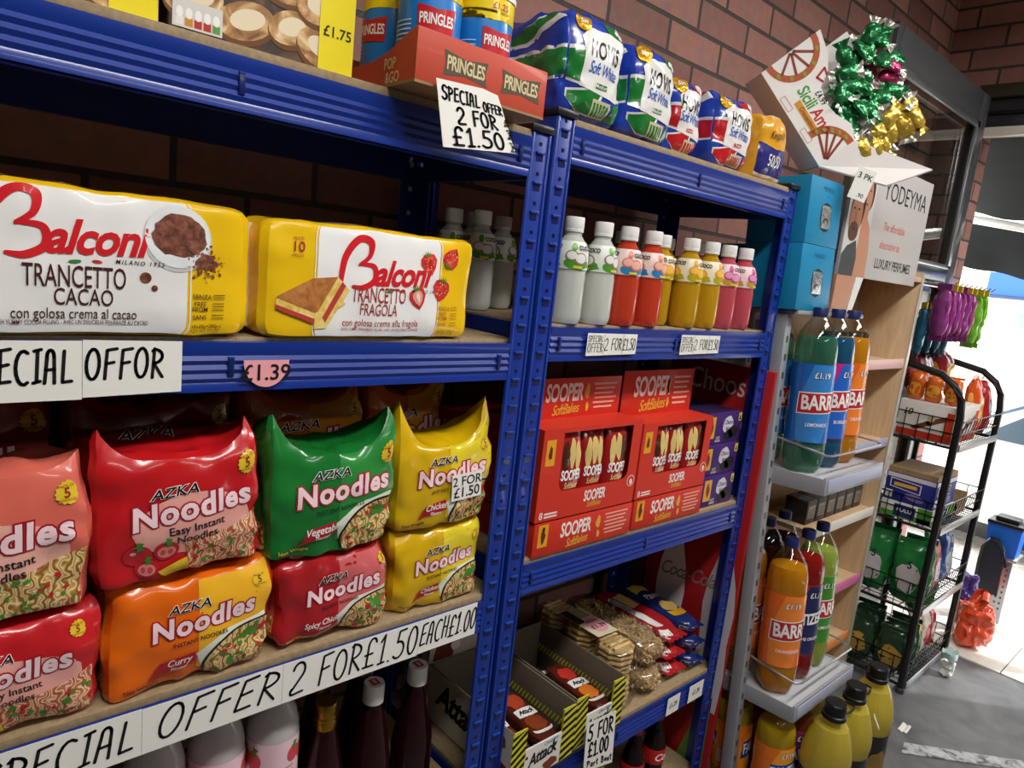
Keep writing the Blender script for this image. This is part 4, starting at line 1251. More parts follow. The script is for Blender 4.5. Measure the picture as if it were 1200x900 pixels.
def closed_carton(label, x0, x1, y, z, h):
    mb = MB(); mb.box((0, 0, 0), (x1 - x0, .22, h), SR, .0012)
    sooper_front(mb, flat((0, 0, 0)), x1 - x0, h)
    o = mb.build('biscuit_carton'); o.location = (x0, y, z)
    return tag(o, label, 'carton', 'closed biscuit cartons')
def display_carton(label, x0, x1, y, z, h, lidh):
    w_ = x1 - x0; d = .17
    t = thing('display_carton', label, 'carton', (x0, y, z), (0, 0, 0), 'open biscuit display cartons')
    mb = MB()
    mb.box((0, .0, 0), (w_, d, .002), SDK); mb.box((0, d - .002, 0), (w_, d, h), SR)
    mb.box((0, .002, 0), (.002, d, h), SR); mb.box((w_ - .002, .002, 0), (w_, d, h), SR)
    hx0, hx1, hz0, hz1 = w_ * .185, w_ * .90, h * .31, h * .96
    for a in ((0, 0, w_, hz0), (0, hz0, hx0, h), (hx1, hz0, w_, h), (hx0, hz1, hx1, h)):
        mb.box((a[0], 0, a[1]), (a[2], .002, a[3]), SR)
    rr = h * .11
    for cx, sg in ((hx0, 1), (hx1, -1)):
        pts = [(cx, hz0)] + [(cx + sg * (rr - rr * math.sin(a)), hz0 + rr - rr * math.cos(a)) for a in [PI / 2 * i / 6 for i in range(7)]]
        mb.prism(pts, 0, .002, SR, 1)
    mp = flat((0, 0, 0))
    mb.decal(rect(.010, h * .62, .036, h * .90), mp, M('#e3a321', 'card'), 1)
    mb.decal(blob(.023, h * .76, .005, h * .08, 9, .3, 3), mp, M('#6a2316', 'card'), 2)
    mb.decal(text('SOOPER', h * .17, w_ * .56, h * .20, .03, .08, .96, .58), mp, SW, 1)
    mb.decal(text('SoftBakes', h * .09, w_ * .56, h * .10, .01, .4, .9, .75), mp, SO, 1)
    mb.decal(text('8', h * .11, w_ * .05, h * .075, .012), mp, SW, 1)
    mb.decal(merge(rect(w_ * .08, h * .08, w_ * .2, h * .10), rect(w_ * .08, h * .045, w_ * .2, h * .065)), mp, SW, 1)
    mb.decal(ell(w_ * .945, h * .28, h * .07, h * .07, 20), mp, M('#e9c9bf', 'card'), 1)
    mb.decal(ell(w_ * .945, h * .28, h * .058, h * .058, 20), mp, SR, 2)
    mb.decal(blob(w_ * .945, h * .27, h * .03, h * .035, 10, .2, 4), mp, SW, 3)
    mb.build('case', t)
    # raised lid standing at the back with the name on it
    mb = MB(); mb.box((0, .075, h), (w_, .0775, h + lidh), SR, .0008)
    sooper_front(mb, flat((0, .075, h)), w_, lidh, cloth=False)
    mb.box((0, 0, h), (w_, .077, h + .0018), SR)
    mb.build('lid', t)
    # wrapped biscuits standing inside
    n = 3
    for i in range(n):
        cx = x0 + hx0 + (hx1 - hx0) * (i + .5) / n
        P = Puffy((hx1 - hx0) / n * 1.02, .034, h * .93, 5, .3, .003, .05, i + int(x0 * 50), 20)
        b = MB(); P.shell(b, M('#a01c20', 'film'), 12, 5, 16)
        W = P.w / 2; hh = P.h
        for k in range(3):
            b.decal(blob(-W * .52 + W * .5 * k, hh * .74 + .008 * (k % 2), W * .26, hh * .20, 10, .15, k + i), P.front, M('#dcbf74' if (i + k) % 4 else '#4a2416', 'filmink'), 1, CUT)
        b.decal(text('SOOPER', .030, 0, hh * .49, .03, .08, .95, .54), P.front, FW, 2, CUT)
        b.decal(text('SoftBakes', .018, 0, hh * .37, .012, .3, .9, .62), P.front, M('#e8c07a', 'filmink'), 2, CUT)
        b.decal(rect(-W * .8, hh * .06, W * .8, hh * .26), P.front, M('#5a2a18', 'filmink'), 1, CUT)
        o = b.build('wrapped_biscuit')
        o.location = (cx, y + .024 + .004 * (i % 2), z + .003)
        where = 'left' if x0 < .3 else 'right'
        tag(o, 'red wrapped soft biscuit in the %s open carton, %s from the left' % (where, ('first', 'second', 'third', 'fourth')[i]), 'biscuit', 'wrapped biscuits in the %s carton' % where)
hA = .072
closed_carton('closed red biscuit carton at the bottom, beside the blue post', .062, .372, -.004, R3, hA)
closed_carton('closed red biscuit carton at the bottom, beside the purple boxes', .382, .665, -.002, R3, hA)
display_carton('open red biscuit display carton beside the blue post with its lid raised', .060, .370, -.003, R3 + hA + .001, .192, .088)
display_carton('open red biscuit display carton beside the purple boxes with its lid raised', .380, .664, -.001, R3 + hA + .001, .180, .110)
for i in range(3):
    mb = MB(); x0, x1 = .672 - .004 * (i == 1) + .008 * (i == 0), .846 - .006 * (2 - i)
    w_ = x1 - x0; h = .083
    mb.box((0, 0, 0), (w_, .19, h), M('#43256e', 'card'), .0015)
    mp = flat((0, 0, 0))
    mb.decal(rect(.012, h * .2, .046, h * .9), mp, M('#e0a52e', 'card'), 1)
    mb.decal(blob(.029, h * .58, .007, h * .22, 9, .3, 2), mp, M('#7a2a1a', 'card'), 2)
    mb.decal(blob(w_ * .62, h * .60, .026, .024, 14, .1, 4), mp, M('#d8d2dc', 'card'), 1)
    mb.decal(merge(text('Choco', .017, w_ * .62, h * .68, .01, .2, .95, .9), text('lato', .015, w_ * .62, h * .48, .01, .2, .95, .9)), mp, M('#3a2a58', 'card'), 2)
    mb.decal(merge(blob(w_ * .78, h * .34, .024, .017, 14, .12, 5), blob(w_ * .66, h * .26, .020, .014, 14, .12, 6)), mp, M('#221a1c', 'card'), 2)
    mb.decal(merge(text('SOFT', .009, w_ * .38, h * .20, .01, 0, 1, .9), text('BAKED', .009, w_ * .38, h * .10, .01, 0, 1, .9)), mp, SW, 1)
    mb.decal(rect(w_ * .9, h * .68, w_ * .985, h * .96), mp, M('#e8d24a', 'card'), 1)
    mb.decal(poly([(w_ * .915, h * .72), (w_ * .97, h * .72), (w_ * .942, h * .92)]), mp, BLACK, 2)
    mb.decal(rect(.01, .01, w_ - .01, .18), flat((0, 0, h), (1, 0, 0), (0, 1, 0), (0, 0, 1)), M('#2c1a40', 'card'), 1)
    o = mb.build('biscuit_box'); o.location = (x0, .010 + .006 * i, R3 + .0005 + i * (h + .001))
    tag(o, 'purple chocolate biscuit box, %s of the stack of three by the right post' % ('bottom', 'middle', 'topmost')[i], 'box', 'purple biscuit boxes')
# deeper cartons seen past the yellow noodle packs
for i in range(2):
    mb = MB(); mb.box((0, 0, 0), (.26, .12, .118), SR, .0012)
    sooper_front(mb, flat((0, 0, 0)), .26, .118)
    mb.decal(text('SOOPER', .05, -.03, .075, .01, .08, .96, .66), flat((0, 0, 0), (0, -1, 0), (0, 0, 1), (-1, 0, 0)), SW, 1)
    o = mb.build('biscuit_carton'); o.location = (.06 + .004 * i, .24, R3 + .0005 + i * .119)
    tag(o, 'red biscuit carton in the shade at the back left, %s of two' % ('lower', 'upper')[i], 'carton', 'biscuit cartons at the back')

# ================================================================== right lower shelf: snack bar trays, biscuit bags
KR = M('#6f6658', 'paper'); HY = M('#d8cf3a', 'card'); HB = M('#15140f', 'card')
def hazard(mb, mp, w_, h_, n, lay=1, slant=.6):
    mb.decal(rect(0, 0, w_, h_), mp, HY, lay)
    st = h_ / n
    for i in range(-2, n + 1):
        z = i * st
        P = [(0, z), (w_, z + slant * w_), (w_, z + slant * w_ + st * .5), (0, z + st * .5)]
        P = [(a, min(max(b, 0), h_)) for a, b in P]
        if max(b for a, b in P) - min(b for a, b in P) > 1e-4: mb.decal(poly(P), mp, HB, lay + 1)
def hazard_row(mb, mp, L, h_, n, lay=1):
    mb.decal(merge(*[poly([(L * i / n, 0), (L * (i + .5) / n, 0), (L * (i + .5) / n + h_ * .5, h_), (L * i / n + h_ * .5, h_)]) for i in range(n)]), mp, HY, lay)
def bar_tray(label, x0, x1, y, z, yaw=0):
    w_ = x1 - x0; D = .30; H = .135
    t = thing('snack_tray', label, 'tray', (x0, y, z), (0, 0, yaw), 'striped snack bar trays')
    MB().box((0, 0, 0), (w_, D, .003), KR).build('base', t)
    for nm, xa in (('side_panel', 0), ('side_panel', w_ - .004)):
        mb = MB(); mb.box((xa, 0, .003), (xa + .004, D, H), KR, .0006)
        # printed hazard edge inside and outside
        hazard_row(mb, flat((xa, D, .055), (0, -1, 0), (0, 0, 1), (-1, 0, 0)), D * .99, .020, 26)
        if xa == 0 and x0 < .1:
            ml = flat((0, D, .003), (0, -1, 0), (0, 0, 1), (-1, 0, 0))
            mb.decal(rect(0, 0, D, H - .003), ml, M('#d8d2c6', 'card'), 2)
            mb.decal(text('Attack', .085, D * .42, .075, .07, .3, .95, .8, -.06), ml, M('#f2eee6', 'card'), 3)
            mb.decal(text('Attack', .085, D * .42, .075, .035, .3, .95, .8, -.06), ml, BLACK, 4)
            mb.decal(poly([(D * .70, .004), (D * .97, .004), (D * .97, .05), (D * .75, .06)]), ml, M('#6a3426', 'card'), 3)
            mb.decal(blob(D * .86, .10, .026, .020, 14, .25, 4), ml, M('#8a4a30', 'card'), 3)
        if xa == 0: hazard_row(mb, flat((xa + .004, 0, .055), (0, 1, 0), (0, 0, 1), (1, 0, 0)), D * .99, .020, 26)
        mb.build(nm, t)
    MB().box((0, D - .004, .003), (w_, D, H), KR, .0006).build('back_panel', t)
    mb = MB()
    cw = .042
    mb.box((.0, 0, .003), (cw, .004, H * .98), HY); mb.box((w_ - cw, 0, .003), (w_, .004, H * .98), HY)
    mb.box((cw, 0, .003), (w_ - cw, .004, H * .58), M('#e9e4dc', 'card'))
    hazard(mb, flat((0, 0, .003)), cw, H * .97, 7)
    hazard(mb, flat((w_ - cw, 0, .003)), cw, H * .97, 7, 1, .35)
    mp = flat((cw, 0, .003))
    mb.decal(text('Attack', .042, (w_ - 2 * cw) * .48, H * .34, .03, .3, .93, .8, .12), mp, BLACK, 1)
    mb.decal(text('Chocolate', .012, (w_ - 2 * cw) * .7, H * .51, .01, .3, .95, .9, .1), mp, M('#3a7ab0', 'card'), 1)
    mb.decal(blob((w_ - 2 * cw) * .75, H * .10, .022, .012, 12, .2, 3), mp, M('#7a3a20', 'card'), 1)
    mb.build('front_panel', t)
    return t
bar_tray('striped snack bar tray at the left, beside the blue post', .050, .246, -.026, R2 + .001)
bar_tray('striped snack bar tray behind the 5 FOR 1.00 sign, right of two', .252, .428, -.018, R2 + .001)
def bar(x, y, z, label, yaw, tilt, c1, c2, grp):
    P = Puffy(.07, .19, .034, 4, .1, .002, 0, int(x * 1000), 25)
    mb = MB(); P.shell(mb, M('#5a261c', 'film'), 10, 20, 5)
    tp = lambda u, v, o: ptop(P, u, v, o)
    mb.decal(blob(.0, -.045, .026, .030, 14, .2, 3), tp, M(c1, 'filmink'), 1, CUT)
    mb.decal(blob(.0, .04, .026, .030, 14, .2, 5), tp, M(c2, 'filmink'), 1, CUT)
    mb.decal(rect(-.03, -.018, .03, .012), tp, FW, 1, CUT)
    mb.decal(text('Attack', .020, 0, -.003, .03, .3, .9, .85), tp, FBLK, 2, CUT)
    mb.decal(rect(-.033, -.09, .033, -.076), tp, M('#e8e4de', 'filmink'), 1, CUT)
    for sg in (-1, 1):
        mb.box((-.031, sg * .094 - .006, .015), (.031, sg * .094 + .006, .0165), M('#d8d4cc', 'film'))
    o = mb.build('snack_bar'); o.location = (x, y, z); o.rotation_euler = (tilt, 0, yaw)
    return tag(o, label, 'snack bar', grp)
gl, gr = 'snack bars in the left tray', 'snack bars in the right tray'
z0 = R2 + .006
for i in range(2):
    bar(.097 + .088 * i, .085, z0, 'brown snack bar at the bottom front of the left tray, %s side' % ('left', 'right')[i], .05, 0, '#7a3a20', '#c85a2a', gl)
    bar(.100 + .086 * i, .078, z0 + .036, 'brown snack bar on top at the front of the left tray, %s side' % ('left', 'right')[i], -.06, 0, '#8a4020', '#b8482a', gl)
    bar(.293 + .086 * i, .095, z0, 'orange snack bar at the bottom front of the right tray, %s side' % ('left', 'right')[i], .03, 0, '#d8782c', '#c8342a', gr)
    bar(.296 + .084 * i, .090, z0 + .036, 'orange snack bar on top at the front of the right tray, %s side' % ('left', 'right')[i], -.04, 0, '#e07a2a', '#d23a2e', gr)
# closed boxes of the same bars behind the left tray
for i in range(2):
    mb = MB(); mb.box((0, 0, 0), (.19, .10, .118), M('#cfc9bd', 'card'), .0012)
    for mp in (flat((0, 0, 0)), flat((0, .10, 0), (0, -1, 0), (0, 0, 1), (-1, 0, 0))):
        mb.decal(text('Attack', .036, .05, .085, .02, .3, .93, .8, -.15), mp, BLACK, 2)
        mb.decal(poly([(.01, .012), (.07, .012), (.08, .050), (.02, .056)]), mp, M('#6a3426', 'card'), 1)
        mb.decal(blob(.078, .04, .014, .014, 12, .2, i), mp, M('#efe9dd', 'card'), 2)
    o = mb.build('snack_box'); o.location = (.052, .282, R2 + .0005 + i * .119)
    tag(o, 'pale snack bar box behind the left striped tray, %s of two' % ('lower', 'upper')[i], 'box', 'snack boxes behind the left tray')
# hand written card hung in front of the right tray
def quadpts(pxs, y): return [Y(a, b, y) for a, b in pxs]
yq = -.034
Q = quadpts([(683, 905), (717, 893), (722, 832), (688, 848)], yq)
tl, tr, bl, br = Q[3], Q[2], Q[0], Q[1]
def inq(sh):
    V, F = sh
    return [((1 - v) * ((1 - u) * bl[0] + u * br[0]) + v * ((1 - u) * tl[0] + u * tr[0]), (1 - v) * ((1 - u) * bl[1] + u * br[1]) + v * ((1 - u) * tl[1] + u * tr[1])) for u, v in V], F
card_on_beam('paper_sign', 'white hand-written sign reading 5 FOR 1.00 hung on the right snack tray', [bl, br, tr, tl],
             [inq(hand('5 FOR', .08, .92, .62, .92, .05)), inq(hand('£1.00', .12, .80, .28, .56, .05)), inq(hand('Part Best', .1, .95, .08, .20, .03))], yf=yq)

# biscuit bags
BISC = ramp_mat('biscuit', [(.3, '#d0a868'), (.5, '#e4c68e'), (.7, '#f0dcb0')], 40, 1, 'paper')
BITS = ramp_mat('nut_bits', [(.3, '#94785a'), (.5, '#c4a986'), (.7, '#e3d3b8')], 55, 2, 'film')
def biscuit_bag(label, x, y, z, w_, d, h, lab=False):
    t = thing('biscuit_bag', label, 'biscuits', (x, y, z), (0, 0, 0), 'clear bags of stacked biscuits')
    mb = MB()
    n = max(3, int(d / .09))
    R = random.Random(int(z * 1000))
    for i in range(n):
        cy = d * ((i + .5) / n)
        rr = min(w_ * .46, d / n * .48)
        for k in range(5):
            hz_ = (h - .012) / 5
            pr = [(rr * .75, 0), (rr * .97, .003), (rr, hz_ * .5), (rr * .95, hz_ - .003), (rr * .6, hz_ - .0005)]
            mb.lathe(pr, BISC, 18, lambda r_, a, z_: r_ * (1 + .05 * math.cos(9 * a)), Matrix.Translation((R.uniform(-.003, .003), cy + R.uniform(-.003, .003), .004 + hz_ * k)))
        for q in range(4):
            yy = cy - rr * .5 + rr * .33 * q
            mb.box((-rr * .7, yy - .004, h - .009), (rr * .7, yy + .004, h - .003), BISC, .0015)
    mb.build('biscuits', t)['kind'] = 'stuff'
    P = Puffy(w_, d, h, 5, .06, .005, 0, int(x * 999), 22)
    mb = MB(); P.shell(mb, WRAP, 16, 26, 10)
    o = mb.build('wrapper', t); o.location = (0, d / 2, 0)
    if lab:
        lb = MB(); lb.box((-.040, -.07, 0), (.040, .07, .0008), M('#d8cfae', 'card'))
        f = flat((0, 0, .0008), (1, 0, 0), (0, 1, 0), (0, 0, 1))
        lb.decal(rect(-.040, .0, -.01, .07), f, M('#2a2622', 'card'), 1)
        lb.decal(rect(-.012, .02, .03, .068), f, M('#a89a78', 'card'), 1)
        lb.decal(ell(.006, -.022, .032, .034, 26), f, M('#e29aa6', 'paper'), 2)
        lb.decal(merge(text('SPECIAL', .011, .006, -.004, .01), text('£1.39', .024, .006, -.030, .014)), f, INK, 3)
        o = lb.build('label', t); o.location = (.0, d * .47, h + .0035); o.rotation_euler = (0, math.radians(2), 0)
    return t
biscuit_bag('clear bag of stacked biscuits on the shelf beside the snack trays, lower', .484, .012, R2 + .001, .104, .31, .084)
biscuit_bag('clear bag of stacked biscuits with a pink 1.39 label, on top', .484, .018, R2 + .087, .104, .31, .084, True)
for i in range(2):
    P = Puffy(.125, .30, .078, 4, .08, .008, 0, 40 + i, 20)
    t = thing('cereal_bag', 'clear bag of brown crunchy pieces right of the stacked biscuits, %s' % ('lower', 'upper')[i], 'snack bag', (.605, .168 + .006 * i, R2 + .001 + .081 * i), (0, 0, 0), 'clear bags of brown pieces')
    mb = MB(); P2 = Puffy(.117, .29, .070, 3.5, .08, .010, 0, 50 + i, 34); P2.shell(mb, BITS, 26, 40, 14)
    R = random.Random(i)
    for k in range(160):
        c = [R.uniform(-.9, .9), R.uniform(-1, 1), R.uniform(-.9, .9)]
        if k % 2: c[2] = 1
        else: c[1] = -1
        p = P2.P(*c); s_ = R.uniform(.004, .008)
        mb.box((-s_, -s_ * .5, -s_ * .4), (s_, s_ * .5, s_ * .4), BISC, .001, Matrix.Translation(p) @ Matrix.Rotation(R.uniform(0, 3), 4, (R.random(), R.random(), R.random())))
    mb.build('pieces', t)['kind'] = 'stuff'
    mb = MB(); P.shell(mb, WRAP, 18, 26, 10); mb.build('wrapper', t)
def flat_bag(label, x, y, z, w_, d, h, base, deco, grp, seed, yaw=0, tilt=0):
    P = Puffy(w_, d, h, 3.2, .1, .005, 0, seed, 18)
    mb = MB(); P.shell(mb, M(base, 'film'), 16, 26, 8)
    tp = lambda u, v, o: ptop(P, u, v, o); fr = P.front
    if deco == 'red':
        mb.decal(poly([(-w_ * .45, -d * .48), (-w_ * .1, -d * .48), (-w_ * .2, d * .45), (-w_ * .45, d * .45)]), tp, FW, 1, CUT)
        mb.decal(poly([(-w_ * .45, -d * .1), (-w_ * .2, -d * .05), (-w_ * .2, d * .4), (-w_ * .45, d * .4)]), tp, M('#9aa0a8', 'filmink'), 2, CUT)
        mb.decal(rect(-w_ * .1, d * .05, w_ * .3, d * .4), tp, M('#e0be74', 'filmink'), 1, CUT)
        mb.decal(rect(-w_ * .45, h * .1, -w_ * .12, h * .9), fr, FW, 1, CUT)
    else:
        mb.decal(rect(-w_ * .42, -d * .45, w_ * .42, -d * .30), tp, M('#e8b020', 'filmink'), 1, CUT)
        mb.decal(blob(0, -d * .2, w_ * .34, d * .12, 14, .15, seed), tp, M('#e6c06c', 'filmink'), 2, CUT)
        mb.decal(rect(-w_ * .42, d * .22, w_ * .42, d * .45), tp, M('#d9c24a', 'filmink'), 1, CUT)
        mb.decal(text('Pasta', .04, 0, d * .08, .02, .3, .95, .8), tp, FW, 2, CUT)
        mb.decal(rect(-w_ * .42, h * .1, w_ * .42, h * .55), fr, M('#e8b020', 'filmink'), 1, CUT)
    for sg in (-1, 1):
        mb.grid(lambda u, v: Vector(((u - .5) * w_ * .86, sg * (d * .46 + .03 * v), h * .5 + .003 * math.sin(u * 26))), 24, 3, M(base, 'film'))
    o = mb.build('snack_bag'); o.location = (x, y, z); o.rotation_euler = (math.radians(tilt), 0, math.radians(yaw))
    return tag(o, label, 'snack bag', grp)
for i in range(3):
    flat_bag('red and white snack bag, %s of the red stack beside the brown pieces' % ('bottom', 'middle', 'topmost')[i], .722, .170 + .006 * i, R2 + .001 + .047 * i, .100, .26, .046, '#b3242a', 'red', 'red snack bags stacked flat', 60 + i, (1, -2, 1)[i])
for i in range(3):
    flat_bag('blue and yellow snack bag, %s of the blue stack by the right post' % ('bottom', 'middle', 'topmost')[i], .818, .165 + .01 * i, R2 + .001 + .049 * i, .088, .26, .046, '#1c3070', 'blue', 'blue snack bags stacked flat', 70 + i, (-1, 2, -2)[i])

# ================================================================== bottles on the bottom left shelf
def ribbed_syrup(label, x, y, cap='white', first={}):
    z = L2 + .0005
    g = 'dark syrup bottles on the lower left shelf'
    if cap in first: return dup(first[cap], (x, y, z), (0, 0, 0), label, g)
    t = thing('syrup_bottle', label, 'syrup bottle', (x, y, z), (0, 0, 0), g)
    H = .30
    prof = [(.034, 0), (.040, .004), (.041, .012), (.041, .13), (.039, .150), (.030, .200), (.022, .240), (.0175, .258), (.0185, .262), (.0165, .268)]
    def rf(r, a, z_):
        return r * (1 + .02 * math.cos(14 * a) * (1 if .02 < z_ < .24 else 0))
    full = []
    for (ra, za), (rb, zb_) in zip(prof, prof[1:]):
        n = max(1, int((zb_ - za) / .006))
        for k in range(n): full.append((ra + (rb - ra) * k / n, za + (zb_ - za) * k / n))
    full.append(prof[-1])
    body = MB().lathe(full, M('#2a0a10', 'dark'), 42, lambda r, a, z_: r * (1 + (.022 * math.cos(16 * a) * math.cos(z_ * 520) if .05 < z_ < .235 else 0)))
    body.build('bottle', t)
    mb = MB()
    if cap == 'white':
        mb.lathe([(.0185, .262), (.0195, .263), (.0195, .295), (.0185, .300), (.001, .300)], M('#e9e7e2', 'plastic'), 40, lambda r, a, z_: r * (1 + .012 * math.cos(40 * a)) if z_ < .296 else r)
        mb.decal(rect(-.008, -.010, .008, .010), flat((0, 0, .300), (1, 0, 0), (0, 1, 0), (0, 0, 1)), M('#b33a34', 'plastic'), 1)
        mb.decal(rect(-.003, -.006, .003, .006), flat((0, 0, .300), (1, 0, 0), (0, 1, 0), (0, 0, 1)), M('#e8c8c0', 'plastic'), 2)
    else:
        mb.lathe([(.0185, .252), (.0192, .253), (.0192, .268), (.0186, .269), (.0192, .270), (.0192, .276), (.0186, .277), (.0192, .278), (.0190, .298), (.0175, .301), (.001, .301)], M('#b08a2e', 'metal'), 36)
    mb.build('cap', t)
    first[cap] = t
    return t
ribbed_syrup('dark syrup bottle with a white cap next to the blue post', -.128, .085)
ribbed_syrup('dark syrup bottle with a white cap beside the gold capped one', -.230, .080)
ribbed_syrup('dark syrup bottle with a gold cap in the front row', -.330, .075, 'gold')
ribbed_syrup('dark syrup bottle with a gold cap standing behind the front gold one', -.385, .150, 'gold')
ribbed_syrup('dark syrup bottle in the second row between the white caps', -.195, .185, 'gold')
ribbed_syrup('dark syrup bottle in the second row behind the left white cap', -.290, .180, 'gold')
def yoghurt(label, x, y, first=[None]):
    z = L2 + .0005
    if first[0]: return dup(first[0], (x, y, z), (0, 0, .5), label)
    t = thing('milkshake_bottle', label, 'drink bottle', (x, y, z), (0, 0, 0), 'strawberry drink bottles')
    r = .043
    MB().lathe([(.036, 0), (.042, .004), (r, .012), (r, .285), (.042, .300), (.036, .322), (.025, .338), (.021, .346), (.021, .352)], M('#e6dfdd', 'cloudy'), 32).build('bottle', t)
    mb = MB(); mb.lathe([(r + .0006, .06), (r + .0006, .283)], M('#eeccd4', 'plastic'), 36, capb=False, capt=False)
    mp = cyl(r, -PI / 2 - .5)
    K = (.006, None)
    mp2 = lambda u, v, o: mp(u, v, o + .0007)
    for off in (-.04, .05):
        strawb = [ell(off - .008, .255, .013, .015, 16), ell(off + .014, .250, .013, .016, 16)]
        mb.decal(merge(*strawb), mp2, M('#cf4a50', 'plastic'), 1, K)
        mb.decal(merge(star(off - .006, .270, .008, 5, .35), star(off + .015, .267, .009, 5, .35)), mp2, M('#5a8a3a', 'plastic'), 2, K)
    mb.decal(rect(.085, .07, .098, .280), mp2, M('#c83a5a', 'plastic'), 1, K)
    mb.decal(merge(*[rect(.01, .20 + .008 * i, .042, .203 + .008 * i) for i in range(5)]), mp2, M('#b98a9a', 'plastic'), 1, K)
    mb.build('label', t)
    MB().lathe([(.023, .348), (.0238, .349), (.0238, .370), (.0225, .374), (.001, .374)], M('#b5437a', 'plastic'), 36, lambda r_, a, z_: r_ * (1 + .012 * math.cos(36 * a))).build('cap', t)
    first[0] = t
    return t
yoghurt('pale strawberry drink bottle at the right of its row, beside the gold cap', -.425, .080)
yoghurt('pale strawberry drink bottle in the middle of its row of three', -.516, .085)
yoghurt('pale strawberry drink bottle at the left end of its row of three', -.608, .085)
t = thing('drink_jar', 'small drink bottle with a magenta lid in front of the strawberry drinks', 'drink bottle', (-.566, .005, L2 + .0005))
MB().lathe([(.030, 0), (.036, .004), (.037, .012), (.037, .19), (.034, .215), (.030, .232)], M('#caa0a8', 'cloudy'), 28).build('bottle', t)
MB().lathe([(.031, .226), (.032, .227), (.032, .248), (.030, .252), (.001, .252)], M('#a83278', 'plastic'), 36, lambda r_, a, z_: r_ * (1 + .012 * math.cos(36 * a)) if z_ < .249 else r_).build('lid', t)
# bottles under the right bay
def cola(label, x, y, first=[None]):
    if first[0]: return dup(first[0], (x, y, R1 + .0005), (0, 0, 0), label)
    t = thing('cola_bottle', label, 'cola bottle', (x, y, R1 + .0005), (0, 0, 0), 'cola bottles on the lowest shelf')
    MB().lathe([(.026, 0), (.031, .004), (.032, .012), (.030, .06), (.032, .10), (.032, .125), (.027, .155), (.018, .185), (.0125, .205), (.0125, .216)], M('#1b0a08', 'dark'), 28).build('bottle', t)
    mb = MB(); mb.lathe([(.0324, .085), (.0326, .088), (.0326, .128), (.0318, .13)], M('#b01c1c', 'film'), 28, capb=False, capt=False)
    mb.decal(text('Cola', .03, 0, .108, .02, .3), lambda u, v, o: cyl(.0326)(u, v, o + .0004), FW, 1, (.005, None)); mb.build('label', t)
    MB().lathe([(.0145, .211), (.0155, .212), (.0155, .228), (.0145, .231), (.001, .231)], M('#c41f22', 'plastic'), 30, lambda r_, a, z_: r_ * (1 + .015 * math.cos(30 * a))).build('cap', t)
    first[0] = t
    return t
cola('dark cola bottle with a red cap under the price labels, left one', .600, .040)
cola('dark cola bottle with a red cap under the price labels, right one', .705, .045)
t = thing('soda_bottle', 'green soda bottle on the lowest shelf under the 5 FOR 1.00 sign', 'drink bottle', (.44, .055, R1 + .0005))
t.scale = (1, 1, .93)
MB().lathe([(.036, 0), (.042, .004), (.043, .012), (.043, .13), (.038, .175), (.024, .215), (.014, .240), (.014, .250)], M('#5f9a2a', 'liquid'), 28).build('bottle', t)
MB().lathe([(.0434, .04), (.0434, .11)], M('#2f6a1e', 'film'), 28, capb=False, capt=False).build('label', t)
MB().lathe([(.0155, .244), (.0165, .245), (.0165, .262), (.001, .265)], M('#3f8a2a', 'plastic'), 30).build('cap', t)

# ================================================================== drinks display at the right, leaning back a little
TILT = math.radians(-3.0)
G = Matrix.Translation((.93, -.07, 0)) @ Matrix.Rotation(TILT, 4, 'X')
GREY = M('#9a9ca1', 'paint'); GREYD = M('#4b4d52', 'paint'); GREYL = M('#b9bbc0', 'paint')
t = thing('display_stand', 'grey metal drinks stand with lipped trays, right of the blue shelving', 'display stand', (.93, -.07, 0), (TILT, 0, 0))
for xa, ya in ((.0, -.02), (.0, .30), (.385, .30)):
    mb = MB(); mb.box((xa, ya, .004), (xa + .034, ya + .034, 1.478), GREY, .003)
    z = .1
    while z < 1.42:
        mb.box((xa + .012, ya - .0006, z), (xa + .022, ya + .001, z + .018), GREYD); z += .05
    mb.build('upright', t)
MB().box((.034, .312, .03), (.385, .318, 1.46), GREYD, .001).build('back_panel', t)
def dtray(z, name='tray', lip=.05, yf=-.163):
    mb = MB()
    mb.box((.036, yf, z - .012), (.43, .30, z), GREYL, .002)
    mb.box((.036, yf - .004, z - lip + .008), (.43, yf + .004, z + .008), GREY, .002)
    mb.box((.034, yf, z - lip + .008), (.038, .30, z + .004), GREY, .001)
    mb.box((.426, yf, z - lip + .008), (.432, .30, z + .004), GREY, .001)
    mb.box((.05, yf - .0065, z - lip + .016), (.424, yf - .004, z), M('#a9b0c8', 'plastic'), .0008)
    o = mb.build(name, t)
    if yf > -.2:
        b = MB(); zz = z + .085
        path = [(.040, .08, z + .002), (.040, .04, zz), (.044, -.02, zz + .004), (.046, yf + .05, zz - .012), (.052, yf + .012, zz - .02), (.075, yf + .004, zz - .022), (.41, yf + .004, zz - .022), (.43, yf + .02, zz - .02), (.432, .06, zz)]
        b.tube(path, .0032, M('#c9ccd2', 'metal'), 8)
        b.build('guard_rail', o)
dtray(1.043); dtray(.385)
MB().box((.036, -.13, .004), (.43, .30, .020), GREYL, .002).build('base_tray', t)
MB().box((.0, -.05, 1.478), (.43, .335, 1.490), GREY, .002).build('top_shelf', t)

